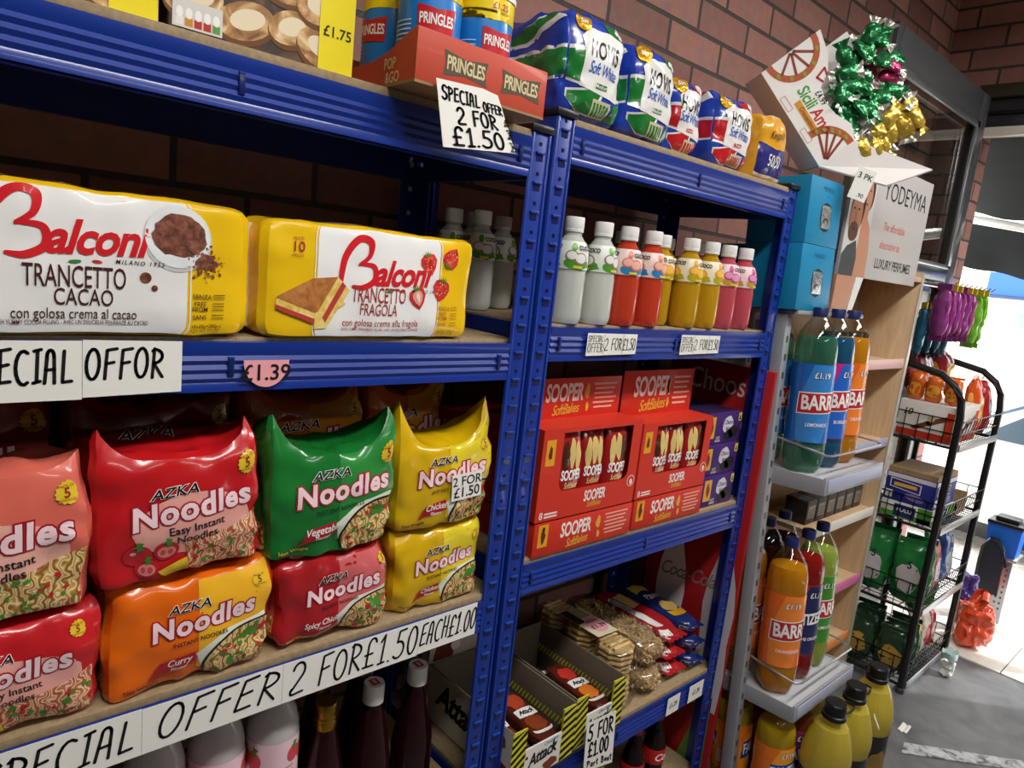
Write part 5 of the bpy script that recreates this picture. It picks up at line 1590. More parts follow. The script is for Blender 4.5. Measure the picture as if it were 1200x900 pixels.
def onG(x, y, z, yaw=0):
    m = G @ Matrix.Translation((x, y, z)) @ Matrix.Rotation(yaw, 4, 'Z')
    return m.to_translation(), m.to_euler('XYZ')
SODA = {  # liquid, label, second colour, word under the name, cap
    'lemonade': ('#7fae94', '#1c68bc', '#3a84cc', 'LEMONADE', '#20265e', 'BARR', '#b52a30'),
    'bubble': ('#2a6f9a', '#d22a86', '#2365c4', 'BUBBLEGUM', '#20265e', 'BARR', '#b52a30'),
    'orange': ('#eea41c', '#e86a20', '#ee8434', 'ORANGEADE', '#20265e', 'BARR', '#b52a30'),
    'tizer': ('#b3221a', '#c42a20', '#1f2a5a', 'THE ORIGINAL', '#20265e', 'TIZER', '#1f2a5a'),
    'lime': ('#c2d05a', '#86b52a', '#3f8a2a', 'LIMEADE', '#20265e', 'BARR', '#b52a30'),
    'cola': ('#3a1512', '#7a1a1a', '#501010', 'COLA', '#20265e', 'BARR', '#b52a30'),
    'fanta': ('#e8c022', '#ef7a18', '#f5a02a', 'ORANGE', '#2a4fb0', 'FANTA', '#1f3f9a'),
    'fruit': ('#a83a34', '#b03a3e', '#6a2a6a', 'FRUIT TWIST', '#2a4fb0', 'FANTA', '#3a2f8a'),
    'pale': ('#e2d59a', '#e6dcae', '#d0c080', 'LEMON', '#e8e4da', 'FANTA', '#1f3f9a'),
}
_soda = {}
def soda(kind, lx, ly, lz, label, yaw=0, H=.462, grp='large soda bottles on the grey stand'):
    loc, rot = onG(lx, ly, lz, yaw)
    if kind in _soda: return dup(_soda[kind], loc, rot, label, grp)
    liq, lab, lab2, word, capc, brand, box = SODA[kind]
    t = thing('soda_bottle', label, 'soda bottle', loc, rot, grp)
    s = H / .43; r = .056
    def rf(rr, a, z):
        if z < .045 * s:
            k = 1 - z / (.045 * s)
            return rr * (1 - .16 * k * (.5 + .5 * math.cos(5 * a)) ** 2)
        if .29 * s < z < .345 * s: return rr * (1 - .012 * math.cos(10 * a))
        return rr
    outer = [(.030, .004), (.040, .0), (.050, .010), (.055, .028), (r, .045), (r, .075), (r * .995, .08), (r * .995, .285), (r, .290), (r, .320), (.0535, .340), (.047, .360), (.037, .378), (.026, .392), (.0175, .402), (.0155, .406), (.0155, .412)]
    P = [(a, b * s) for a, b in outer]
    MB().lathe(P, CLEAR, 40, rf, capb=True, capt=False).build('bottle', t)
    lv = .352 * s
    inn = [(max(a - .0022, .001), b + .002) for a, b in P if b + .002 < lv]
    a_l = .049
    inn.append((a_l - .002, lv))
    MB().lathe(inn, GREENDRINK if kind == 'lemonade' else mixliq(liq, liq, .14), 40, lambda rr, a, z: rf(rr, a, z)).build('drink', t)
    mb = MB(); lr = r + .0006
    z0, z1 = .082 * s, .284 * s
    mb.lathe([(lr, z0), (lr, z1)], M(lab, 'film'), 44, capb=False, capt=False)
    c0 = cyl(lr, -PI / 2 - .75)
    mp = lambda u, v, o: c0(u, v, o + .0005)
    K = (.007, None)
    zc = z0 + (z1 - z0) * .50
    hh = z1 - z0
    for off in (0, PI * lr):
        mb.decal(poly([(off - .05, z0 + .002), (off + .02, z0 + .002), (off + .055, z0 + hh * .5), (off + .05, z1 - .002), (off - .02, z1 - .002), (off - .055, z0 + hh * .5)]), mp, M(lab2, 'film'), 1, K)
        if brand == 'BARR':
            mb.decal(poly([(off - .055, zc - .030), (off + .053, zc - .024), (off + .057, zc + .035), (off - .053, zc + .030)]), mp, FW, 2, K)
            mb.decal(poly([(off - .052, zc - .027), (off + .050, zc - .021), (off + .054, zc + .032), (off - .050, zc + .027)]), mp, M(box, 'film'), 3, K)
            mb.decal(text('BARR', .055, off + .001, zc + .002, .028, 0, .98, .68, .04), mp, FW, 4, K)
        else:
            mb.decal(poly([(off - .05, zc - .03), (off + .046, zc - .012), (off + .05, zc + .034), (off - .044, zc + .026)]), mp, M(box, 'film'), 3, K)
            mb.decal(text(brand, .047, off, zc + .004, .03, .12, .95, .62, .10), mp, FW, 4, K)
        mb.decal(text(word, .0135, off + .004, zc - .054 * s, .012, 0, 1, .85, .02), mp, FW, 3, K)
        mb.decal(text('£1.19', .0225, off + .004, zc + .072 * s, .05, 0, 1, .85), mp, M('#1a1a22', 'film'), 3, K)
        mb.decal(text('£1.19', .0225, off + .004, zc + .072 * s, .014, 0, 1, .85), mp, FW, 4, K)
        mb.decal(rect(off + .058, z0 + .03 * s, off + .072, z0 + .08 * s), mp, M('#e8e6e0', 'film'), 2, K)
        mb.decal(merge(*[rect(off + .059, z0 + .034 * s + .004 * i, off + .071, z0 + .036 * s + .004 * i) for i in range(9)]), mp, BLACK, 3, K)
    mb.build('label', t)
    zc = .402 * s
    MB().lathe([(.0185, zc), (.0195, zc + .001), (.0195, zc + .022), (.0182, zc + .026), (.001, zc + .026)], M(capc, 'plastic'), 40, lambda rr, a, z: rr * (1 + .02 * math.cos(40 * a)) if z < zc + .023 else rr).build('cap', t)
    _soda[kind] = t
    return t
zU, zL = 1.0435, .3855
soda('lemonade', .100, -.066, zU, 'two litre lemonade bottle at the front left of the upper tray', 0)
soda('bubble', .222, -.062, zU, 'two litre blue bubblegum soda bottle in the middle of the upper tray', .5)
soda('orange', .338, -.058, zU, 'two litre orangeade bottle at the right end of the upper tray', .6)
soda('lemonade', .108, .062, zU, 'two litre lemonade bottle behind the front one on the upper tray', .9)
soda('orange', .100, -.070, zL, 'two litre orangeade bottle at the front left of the middle tray')
soda('tizer', .222, -.062, zL, 'two litre red soda bottle in the middle of the middle tray', .35)
soda('lime', .336, -.054, zL, 'two litre yellow green limeade bottle at the right of the middle tray', .3)
soda('orange', .106, .060, zL, 'two litre orangeade bottle behind the post on the middle tray', 1.0)
soda('cola', .225, .065, zL, 'dark cola bottle at the back of the middle tray, left of two', .2)
soda('cola', .345, .075, zL, 'dark cola bottle at the back of the middle tray, right of two', .8)
soda('fanta', .100, -.095, .021, 'orange soda bottle with a blue cap at the front of the bottom tray', .3, .325)
soda('fruit', .225, -.085, .021, 'red fruit soda bottle beside the orange one on the bottom tray', .25, .325)
soda('pale', .348, -.070, .021, 'pale soda bottle at the right of the bottom tray behind the oil', .4, .325)
soda('fanta', .098, .040, .021, 'orange soda bottle behind the grey post on the bottom tray', 1.1, .325)
soda('fruit', .225, .050, .021, 'red fruit soda bottle at the back of the bottom tray', .9, .325)

# red advertising board between the blue rack and the grey stand
mb = MB(); mb.box((0, 0, 0), (.012, .320, 1.315), M('#b01e22', 'card'), .001)
mp = flat((0, .320, 0), (0, -1, 0), (0, 0, 1), (-1, 0, 0))
CW = M('#e9e2e2', 'card')
mb.decal(merge(text('Choose', .088, .165, 1.255, .002, 0, 1, .80), text('the one', .088, .165, 1.155, .002, 0, 1, .80)), mp, CW, 1)
for cx, c in ((.10, CW), (.27, M('#cfc7c9', 'card'))):
    outl = [(-.045, .28), (.045, .28), (.052, .40), (.046, .50), (.052, .60), (.044, .68), (.022, .76), (.018, .84), (-.018, .84), (-.022, .76), (-.044, .68), (-.052, .60), (-.046, .50), (-.052, .40)]
    mb.decal(poly([(cx + a, b) for a, b in outl]), mp, c, 1)
mb.decal(text('Coca-Cola', .062, .15, .66, .006, .45, .9, .8, .1), mp, M('#8a7f80', 'card'), 2)
mb.decal(poly([(.2, .05), (.30, .05), (.30, .33), (.25, .22)]), mp, M('#5f8a3a', 'card'), 1)
o = mb.build('advertising_board'); o.location = (.904, -.022, .002)
tag(o, 'red advertising board reading Choose the one, between blue shelving and grey stand', 'board')

# turquoise boxes on top of the stand
def teal_box(label, lx, ly, lz):
    w_, d, h = .195, .17, .175
    t = thing('gift_box', label, 'box', *onG(lx, ly, lz), 'turquoise boxes on top of the grey stand')
    TQ = M('#1183b0', 'card'); mb = MB()
    mb.box((0, 0, 0), (w_, d, h), TQ, .0015)
    mp = flat((0, 0, 0))
    hexa = [(.104, .040), (.128, .048), (.134, .075), (.128, .105), (.104, .112), (.080, .104), (.074, .075), (.080, .048)]
    mb.decal(poly([(.104 + (a - .104) * 1.12, .076 + (b - .076) * 1.1) for a, b in hexa]), mp, M('#0c2f40', 'card'), 1)
    mb.decal(text('MENKKI', .020, .105, .148, .0, 0, 1.05, .9), mp, M('#0d5f85', 'card'), 1)
    mb.decal(text('UK', .010, .105, .130, .0), mp, M('#0d5f85', 'card'), 1)
    mb.build('carton', t)
    mb = MB()
    mb.grid(lambda u, v: Vector((.076 + .056 * u, -.0014 - .004 * math.sin(PI * u) * math.sin(PI * v), .046 + .060 * v)), 8, 8, ramp_mat('silver_window', [(.3, '#4a5052'), (.5, '#c9cfd0'), (.65, '#7d8587'), (.8, '#f0f4f4')], 30, 2, 'foil'))
    mb.build('window', t)
    return t
teal_box('turquoise carton with a small window, lower of two beside the poster', -.020, -.050, 1.4905)
teal_box('turquoise carton with a small window, upper of two beside the poster', -.016, -.050, 1.6665)
teal_box('turquoise carton at the back left of the grey stand top, behind the others', .000, .140, 1.4905)

# perfume poster board
mb = MB()
t = thing('poster_board', 'grey perfume poster board showing a couple and the word YODEYMA', 'poster', (1.165, -.022, 1.4908))
W_, H_ = .62, .345
PG = M('#b7b3b0', 'card')
mb.box((0, 0, .110), (W_, .010, .110 + H_), PG, .001)
mp = flat((0, 0, .110))
SK1, SK2 = M('#a8745a', 'card'), M('#b98468', 'card')
HAIR = M('#33241e', 'card')
mb.decal(rect(.002, .002, .17, H_ - .002), mp, M('#c9c6c4', 'card'), .5)
# woman behind: bare shoulder, neck, face, tied hair
mb.decal(poly([(.09, .002), (.19, .002), (.185, .08), (.165, .15), (.135, .175), (.14, .22), (.10, .22), (.10, .12)]), mp, SK2, 1)
mb.decal(ell(.122, .255, .036, .062, 24, rot=.15), mp, HAIR, 1.2)
mb.decal(ell(.115, .240, .031, .054, 24, rot=.15), mp, SK2, 1.6)
mb.decal(merge(ell(.102, .250, .006, .003, 8), ell(.125, .252, .006, .003, 8), ell(.112, .212, .009, .003, 8)), mp, M('#6a3a30', 'card'), 2)
# man in front: dark hair, beard, dark shirt
mb.decal(poly([(.002, .002), (.10, .002), (.105, .055), (.085, .105), (.03, .085), (.002, .06)]), mp, M('#3a3d40', 'card'), 2.2)
mb.decal(ell(.060, .195, .046, .075, 24, rot=-.1), mp, HAIR, 2.4)
mb.decal(ell(.054, .172, .040, .066, 24, rot=-.1), mp, SK1, 2.8)
mb.decal(ell(.052, .128, .032, .028, 20), mp, M('#5a3a2c', 'card'), 3)
mb.decal(merge(ell(.036, .192, .008, .003, 8), ell(.066, .192, .008, .003, 8), ell(.050, .135, .012, .004, 8)), mp, HAIR, 3.4)
mb.decal(poly([(.047, .185), (.055, .185), (.060, .155), (.044, .155)]), mp, M('#96644c', 'card'), 3.4)
mb.decal(text('YODEYMA', .080, .405, .268, -.002, 0, 1.0, .95), mp, M('#2b2b2f', 'card'), 1)
mb.decal(merge(text('The affordable', .036, .355, .165, .0, 0, 1, .85), text('alternative to', .036, .345, .110, .0, 0, 1, .85)), mp, M('#d0605e', 'card'), 1)
mb.decal(text('LUXURY PERFUMES', .043, .400, .050, .012, 0, .96, .85), mp, M('#2b2b2f', 'card'), 1)
mb.build('board', t)
mb = MB(); mb.prism([(0, 0), (.105, 0), (.130, .110), (0, .110)], -.001, .006, SK2, 1)
mb.prism([(.107, 0), (.140, 0), (.185, .110), (.132, .110)], -.002, .012, M('#dcdad6', 'card'), 1)
mb.build('lower_panel', t)

# tilted sweet carton on top
P0 = Vector((1.010, .011, 1.878)); EX = Vector((.149, -.126, -.214)).normalized()
EYr = Vector((.117, -.099, .106)); EY = (EYr - EX * EYr.dot(EX)).normalized(); EN = EX.cross(EY)
if EN.dot(CAM - P0) < 0: EN = -EN
w_, h_ = .292, .185; dep = .12
T0 = P0 - EX * w_                                   # the printed front spans from T0 along EX, and up along EY
mc = Matrix((EX, EY, EN)).transposed().to_4x4(); mc.translation = T0
t = thing('sweet_carton', 'white tilted sweet carton with wheel print, full of foil wrapped sweets', 'carton')
t.matrix_world = mc
CWH = M('#efebe6', 'card')
mb = MB()
ft = [(0, 0), (w_, 0), (w_, h_ * .62), (w_ * .86, h_ * .70), (w_ * .70, h_ * .58), (w_ * .58, h_ * .55), (w_ * .42, h_ * .60), (w_ * .34, h_ * .80), (w_ * .22, h_ * .92), (0, h_)]
mb.prism(ft, -.003, 0, CWH, 2)
mp = flat((0, 0, 0), (1, 0, 0), (0, 1, 0), (0, 0, 1))
def wheel(cx, cy, r, a0, a1):
    rim = [(cx + r * math.cos(a), cy + r * math.sin(a)) for a in [a0 + (a1 - a0) * i / 16 for i in range(17)]]
    rin = [(cx + r * .78 * math.cos(a), cy + r * .78 * math.sin(a)) for a in [a1 + (a0 - a1) * i / 16 for i in range(17)]]
    mb.decal(poly(rim + rin), mp, M('#b5562a', 'card'), 1)
    mb.decal(merge(*[blob(cx + r * .89 * math.cos(a), cy + r * .89 * math.sin(a), .007, .005, 8, .3, i) for i, a in enumerate([a0 + (a1 - a0) * k / 6 for k in range(1, 6)])]), mp, M('#8a9a3a', 'card'), 2)
    mb.decal(strokes([[(cx + r * .1 * math.cos(a), cy + r * .1 * math.sin(a)), (cx + r * .78 * math.cos(a), cy + r * .78 * math.sin(a))] for a in [a0 + (a1 - a0) * k / 5 for k in range(1, 5)]], .007), mp, M('#8a3a2a', 'card'), 1)
wheel(.0, h_ * .5, .078, -PI / 2, PI / 2)
wheel(w_ * 1.0, .02, .092, PI / 2, PI)
mb.decal(text('Sicili', .046, w_ * .42, h_ * .36, .02, .12, .95, .8), mp, M('#3f9a3a', 'card'), 1)
mb.decal(text('Amo', .046, w_ * .67, h_ * .36, .02, .12, .95, .8), mp, M('#c02a26', 'card'), 1)
mb.decal(poly([(w_ * .40, h_ * .16), (w_ * .74, h_ * .16), (w_ * .74, h_ * .26), (w_ * .40, h_ * .26)]), mp, M('#d9952a', 'card'), 1)
mb.decal(text('Croccantino', .017, w_ * .57, h_ * .21, .02, .2, .95, .8), mp, M('#8a3a1a', 'card'), 2)
mb.decal(strokes([[(w_ * .33, h_ * .62), (w_ * .30, h_ * .78), (w_ * .36, h_ * .76)], [(w_ * .33, h_ * .62), (w_ * .39, h_ * .66)]], .006), mp, M('#b3262b', 'card'), 1)
mb.decal(text('£4.99', .024, w_ * .50, h_ * .52, .012, 0, 1, .75), mp, INK, 2)
for a in (.36, .70): mb.decal(strokes([[(w_ * a - .02, h_ * .03), (w_ * a + .02, h_ * .03), (w_ * a + .02, h_ * .11), (w_ * a - .02, h_ * .11), (w_ * a - .02, h_ * .03)]], .002), mp, M('#d3a0a4', 'card'), 1)
mb.build('front_panel', t)
MB().box((0, 0, -dep), (w_, .003, -.003), CWH).build('side_panel', t)
BH = .36
mb = MB(); mb.prism([(0, 0), (.003, 0), (.003, h_), (0, h_)], -.02, -.003, CWH, 2)
mb.add([(0, .003, -.003), (0, h_ * .98, -.003), (0, h_ * .98, -dep), (0, .003, -dep), (.003, .003, -.003), (.003, h_ * .98, -.003), (.003, h_ * .98, -dep), (.003, .003, -dep)],
       [[0, 1, 2, 3], [4, 7, 6, 5], [0, 4, 5, 1], [1, 5, 6, 2], [2, 6, 7, 3]], CWH)
mb.build('end_panel', t)
MB().box((.05, .003, -dep), (w_, BH * .85, -dep + .003), CWH).build('back_panel', t)
mb = MB()
hb = h_ * .62
mb.add([(w_, .003, -.003), (w_, hb, -.003), (w_, BH * .95, -dep), (w_, .003, -dep)] + [(w_ + .003, .003, -.003), (w_ + .003, hb, -.003), (w_ + .003, BH * .95, -dep), (w_ + .003, .003, -dep)],
       [[0, 1, 2, 3], [4, 7, 6, 5], [0, 4, 5, 1], [1, 5, 6, 2], [2, 6, 7, 3]], CWH)
mb.build('lower_end_panel', t)
mb = MB()
q4 = [(w_, .0, .0), (w_, hb, .0), (w_ + .195, .255, -.012), (w_ + .152, .122, .004)]
mb.add(q4 + [(a + .003, b - .002, c - .003) for a, b, c in q4], [[0, 1, 2, 3], [4, 7, 6, 5], [0, 3, 7, 4], [3, 2, 6, 7], [2, 1, 5, 6]], M('#e9e3e0', 'card'))
mb.build('flap', t)
# sweets heaped in the opening
def sweet(p, rot, c, i, label, grp):
    P = Puffy(.062, .020, .044, 3, .3, .003, 0, i, 45)
    mb = MB(); P.shell(mb, M(c, 'foil'), 8, 4, 6)
    for sg in (-1, 1):
        mb.grid(lambda u, v: Vector((sg * (.026 + .020 * v), .005 * math.sin(u * 12) * v, .022 + (u - .5) * (.020 + .028 * v))), 6, 2, M('#d9d6cc' if (i + sg) % 3 else c, 'foil'))
    mb.decal(rect(-.018, .011, .018, .030), P.front, M('#d8b45a', 'foil') if i % 2 else M('#e8e4da', 'foil'), 1, (.006, .006))
    o = mb.build('wrapped_sweet')
    o.matrix_world = Matrix.Translation(p) @ rot
    return tag(o, label, 'sweet', grp)
R = random.Random(5)
ordn = ['first', 'second', 'third', 'fourth', 'fifth', 'sixth', 'seventh', 'eighth', 'ninth']
rown = ['front', 'second', 'third', 'fourth', 'back']
names = {'g': '#2a7a48', 'p': '#b83a6a', 'y': '#d2b24a'}
for i in range(9):
    for j in range(5):
        a = .115 + .024 * i + R.uniform(-.008, .008)
        top = (.185 if i < 3 else .13) if j == 0 else 0
        b = (.200 - .012 * min(i, 6)) + .046 * j + R.uniform(-.010, .010)
        c = -.030 - .018 * j + R.uniform(-.006, .012)
        if i >= 7: a += .050; b += .030; c += .016
        colr = 'y' if i >= 7 else ('p' if j >= 3 and 3 <= i <= 4 else 'g')
        rot = mc.to_3x3().to_4x4() @ Matrix.Rotation(R.uniform(-.8, .8), 4, 'Z') @ Matrix.Rotation(PI / 2 + R.uniform(-.9, .5), 4, 'X') @ Matrix.Rotation(R.uniform(-.6, .6), 4, 'Y')
        sweet(mc @ Vector((a, b, c)), rot, names[colr], i * 5 + j, '%s foil wrapped sweet in the tilted carton, %s from the top, %s row' % ({'g': 'green', 'p': 'pink', 'y': 'gold'}[colr], ordn[i], rown[j]), 'foil wrapped sweets in the tilted carton')
# price tag hung from the carton
tg = MB(); tg.box((-.026, -.0005, -.085), (.026, .0005, .0), WHITE)
tg.decal(merge(text('3 PK', .022, 0, -.022, .01), text('.90', .016, .006, -.072, .01)), flat((0, -.0005, 0)), INK, 1)
o = tg.build('price_tag'); pp = mc @ Vector((w_ + .085, .10, .012)); o.location = pp; o.rotation_euler = (0, math.radians(14), math.radians(-40))
tag(o, 'small white price tag hanging under the tilted sweet carton', 'price tag')

# ================================================================== pale wooden shelf unit
t = thing('wooden_shelf_unit', 'pale wooden shelf unit behind the grey drinks stand', 'shelf unit', (1.40, .0, 0))
WX = .52
EDGE = M('#b4b0a6', 'paint')
mb = MB(); mb.box((WX, .0, .004), (WX + .022, .22, 1.655), WOOD, .001); mb.box((WX - .001, -.003, .004), (WX + .023, .001, 1.655), EDGE, .001); mb.build('side_panel', t)
MB().box((.0, .205, .004), (WX, .215, 1.655), WOOD, .001).build('back_panel', t)
MB().box((.0, .0, 1.62), (WX, .205, 1.638), WOOD, .001).build('top_board', t)
for i, (z, c) in enumerate(((1.33, '#e3b9b4'), (1.03, '#a9aec6'), (.755, '#e9e4da'), (.48, '#d06aa0'), (.235, '#e08a4a'), (.07, '#c9c2b4'))):
    mb = MB(); mb.box((.0, .01, z - .016), (WX, .205, z), WOOD, .001)
    o = mb.build('shelf', t)
    MB().box((.0, .003, z - .026), (WX, .009, z + .008), M(c, 'card'), .0008).build('price_strip', o)
def jar(label, x, y, z, c, first=[None]):
    if first[0]: return dup(first[0], (x, y, z), (0, 0, 0), label)
    q = thing('small_jar', label, 'jar', (x, y, z), (0, 0, 0), 'small jars on the wooden unit')
    MB().lathe([(.022, 0), (.026, .004), (.026, .06), (.022, .07), (.019, .075)], M(c, 'dark'), 20).lathe([(.0263, .014), (.0263, .05)], M('#d8d4cc', 'card'), 20, capb=False, capt=False).build('jar', q)
    MB().lathe([(.021, .072), (.0215, .073), (.0215, .090), (.001, .091)], M('#2a2a2e', 'plastic'), 20).build('lid', q)
    first[0] = q
    return q
for i in range(6):
    jar('small dark jar on the wooden shelf above the drinks, %s from the left' % ordn[i], 1.45 + .06 * i, .10, 1.3305, '#5a4a3a')
for i in range(6):
    mb = MB(); mb.box((0, 0, 0), (.07, .08, .085), M('#3a3634', 'card'), .0015)
    mb.decal(rect(.01, .02, .06, .065), flat((0, 0, 0)), M('#8a8278', 'card'), 1)
    mb.decal(merge(*[rect(.014, .026 + .008 * k, .056, .029 + .008 * k) for k in range(4)]), flat((0, 0, 0)), M('#4a4642', 'card'), 2)
    o = mb.build('small_box'); o.location = (1.44 + .078 * i, .05, .7555)
    tag(o, 'small dark box on the wooden shelf behind the middle tray, %s from the left' % ordn[i], 'box', 'small dark boxes on the wooden unit')

# ================================================================== cooking oil on the floor
def oil(label, x, y, yaw, first=[None]):
    if first[0]: return dup(first[0], (x, y, .0005), (0, 0, yaw), label)
    t = thing('oil_bottle', label, 'oil bottle', (x, y, .0005), (0, 0, yaw), 'large cooking oil bottles')
    r = .067
    prof = [(.058, 0), (.065, .006), (r, .02), (r, .20), (.0695, .215), (.070, .235), (.067, .265), (.058, .300), (.047, .328), (.036, .348), (.030, .358), (.028, .366)]
    MB().lathe(prof, CLEAR, 40, lambda rr, a, z: rr * (1 + .02 * math.cos(8 * a) * (1 if .25 < z < .34 else 0)), capt=False).build('bottle', t)
    MB().lathe([(a - .002, b + .002) for a, b in prof if b < .335], OILM, 40, lambda rr, a, z: rr * (1 + .02 * math.cos(8 * a) * (1 if .25 < z < .34 else 0))).build('oil', t)
    mb = MB(); mb.lathe([(r + .0006, .03), (r + .0006, .195)], M('#1c1a18', 'film'), 40, capb=False, capt=False)
    c0 = cyl(r + .0012, -PI / 2 - .6)
    mb.decal(blob(.02, .10, .035, .045, 14, .2, 3), c0, M('#8a6a2a', 'film'), 1, (.008, None))
    mb.decal(blob(-.035, .15, .012, .014, 12, .2, 4), c0, M('#6a6a66', 'film'), 1, (.008, None))
    mb.decal(text('OIL', .04, -.01, .06, .02), c0, M('#c9a84a', 'film'), 2, (.008, None))
    mb.build('label', t)
    mb = MB()
    BK = M('#161616', 'plastic')
    mb.lathe([(.031, .352), (.033, .354), (.033, .366), (.029, .368), (.0295, .370), (.0295, .398), (.027, .402), (.001, .402)], BK, 40, lambda rr, a, z: rr * (1 + .015 * math.cos(40 * a)) if .371 < z < .399 else rr)
    mb.build('cap', t)
    mb = MB(); mb.tube([(.030, .012, .360), (.055, .020, .364), (.088, .014, .366), (.092, 0, .366), (.088, -.014, .366), (.055, -.020, .364), (.030, -.012, .360)], .0036, BK, 8)
    mb.build('handle', t)
    first[0] = t
    return t
oil('cooking oil bottle with a black cap, nearest of three on the floor', 1.100, -.274, -.1)
oil('cooking oil bottle with a black cap, middle of three on the floor', 1.248, -.272, .0)
oil('cooking oil bottle with a black cap, farthest of three beside the wire rack', 1.430, -.268, -.15)
lb = MB(); lb.box((-.012, -.0004, -.02), (.012, .0004, .02), WHITE); lb.decal(text('£', .014, 0, 0, .01), flat((0, -.0004, 0)), INK, 1)
o = lb.build('price_sticker'); o.location = (1.285, -.333, .30); o.rotation_euler = (math.radians(-28), 0, math.radians(25))
tag(o, 'small white price sticker on the shoulder of the middle oil bottle', 'price sticker')

# ================================================================== black wire rack by the door
BKM = M('#17181a', 'paint'); WIRE = M('#202225', 'metal')
t = thing('wire_rack', 'black wire rack of snacks standing beside the shop door', 'rack', (2.11, 0, 0))
XR = .54; YF, YB = -.165, .12
for xx in (0, XR):
    mb = MB()
    mb.tube([(xx, YF, .004), (xx, YF, 1.14), (xx, YF + .008, 1.20), (xx, YF + .035, 1.25), (xx, YF + .09, 1.29), (xx, YB - .01, 1.325), (xx, YB, 1.37), (xx, YB, 1.64)], .014, BKM, 10)
    mb.tube([(xx, YB, .004), (xx, YB, 1.36)], .012, BKM, 10)
    for z in (.03, .346, .685, 1.02):
        mb.tube([(xx, YF, z), (xx, YB, z)], .006, BKM, 6)
    mb.build('side_frame', t)
    for yy in (YF, YB):
        MB().lathe([(.010, 0), (.016, .001), (.016, .02), (.010, .026)], M('#3a3a3c', 'plastic'), 14, X=Matrix.Translation((xx, yy, .0))).build('foot', t)
for z in (.03, .346, .685, 1.02):
    mb = MB()
    n = 14
    hb = .105
    for i in range(n + 1):
        x = .012 + (XR - .024) * i / n
        mb.tube([(x, YB - .01, z), (x, YF + .004, z), (x, YF - .012, z + hb)], .0018, WIRE, 5)
    for zz, dy in ((z + hb, -.012), (z + hb * .5, -.004)):
        mb.tube([(.012, YF + dy, zz), (XR - .012, YF + dy, zz)], .0025, WIRE, 6)
    for xs in (.012, XR - .012):
        for k in range(7):
            y = YF + (YB - YF) * k / 6
            mb.tube([(xs, y, z), (xs, y, z + hb)], .0018, WIRE, 5)
        for zz in (z + hb, z + hb * .5): mb.tube([(xs, YF - .01, zz), (xs, YB, zz)], .0025, WIRE, 6)
    for k in range(5):
        y = YF + (YB - YF) * k / 4
        mb.tube([(.012, y, z), (XR - .012, y, z)], .0025, WIRE, 6)
    o = mb.build('basket', t)
    MB().box((.016, YF - .016, z - .014), (XR - .016, YF - .010, z + .014), M('#b9bcc0', 'metal'), .001).build('price_rail', o)
mb = MB()
mb.tube([(-.01, YB, 1.64), (XR + .02, YB, 1.64)], .009, BKM, 8)
for i in range(9):
    x = .03 + .062 * i
    mb.tube([(x, YB, 1.63), (x, YB - .16, 1.625), (x, YB - .175, 1.64)], .003, M('#b9bcc0', 'metal'), 6)
mb.build('hook_bar', t)
# header card sweets hanging from the hooks
def hang_bag(label, x, y, z, c, c2, h, w_, seed, grp, cat='sweet bag', yaw=0):
    P = Puffy(w_, .026, h, 3.4, .5, .006, 0, seed, 18)
    mb = MB(); P.shell(mb, M(c, 'film'), 10, 5, 14)
    mb.decal(blob(0, h * .45, w_ * .3, h * .2, 12, .2, seed), P.front, M(c2, 'filmink'), 1, (.02, .02))
    mb.decal(rect(-w_ * .3, h * .12, w_ * .3, h * .24), P.front, M('#e8e6e2', 'filmink'), 1, (.02, .02))
    mb.box((-w_ * .42, -.002, h * .97), (w_ * .42, .002, h * 1.10), M('#d9c63a' if seed % 3 else c, 'card'))
    mb.box((-w_ * .40, -.001, -.012), (w_ * .40, .001, .01), M(c, 'film'))
    o = mb.build('snack_bag' if cat == 'snack bag' else 'sweet_bag'); o.location = (x, y, z); o.rotation_euler = (0, 0, yaw)
    return tag(o, label, cat, grp)
for i in range(6):
    hang_bag('purple sweet bag hanging on the rack hooks, %s from the left' % ordn[i], 2.07 + .062 * i, -.035, 1.425, ('#8a3a86', '#9a3a7a')[i % 2], '#c878b8', .185, .085, 90 + i, 'purple sweet bags on hooks', yaw=1.0)
for i in range(2):
    hang_bag('green sweet bag hanging at the door end of the hooks, %s' % ('left', 'right')[i], 2.475 + .07 * i, -.035, 1.40, '#6fb52a', '#a8d85a', .21, .085, 97 + i, 'green sweet bags on hooks', yaw=1.0)
for i in range(4):
    hang_bag('blue sweet bag hanging behind the purple bags, %s from the left' % ordn[i], 2.16 + .10 * i, .05, 1.345, '#1f6a8a', '#4aa0b8', .19, .08, 100 + i, 'blue sweet bags on hooks', yaw=.6)
def rack_bag(label, x, y, z, w_, d, h, c, c2, seed, grp, yaw=0, tilt=0, txt=None, tc='#f2efe8'):
    P = Puffy(w_, d, h, 3.6, .35, .007, .05, seed, 16)
    mb = MB(); P.shell(mb, M(c, 'film'), 14, 6, 16)
    mb.decal(blob(0, h * .42, w_ * .34, h * .26, 14, .18, seed), P.front, M(c2, 'filmink'), 1, (.02, .02))
    if txt: mb.decal(text(txt, w_ * .34, 0, h * .66, .02, .2, .95, .8, .1), P.front, M(tc, 'filmink'), 2, (.02, .02))
    sl = lambda u, v, o: pleft(P, u, v, o)
    mb.decal(blob(0, h * .5, d * .3, h * .25, 12, .15, seed), sl, M(c2, 'filmink'), 1, (.02, .02))
    mb.box((-w_ * .44, -.001, h * .97), (w_ * .44, .001, h * 1.06), M(c, 'film'))
    o = mb.build('snack_bag'); o.location = (x, y, z); o.rotation_euler = (math.radians(tilt), 0, math.radians(yaw))
    return tag(o, label, 'snack bag', grp)
RXo = 2.11
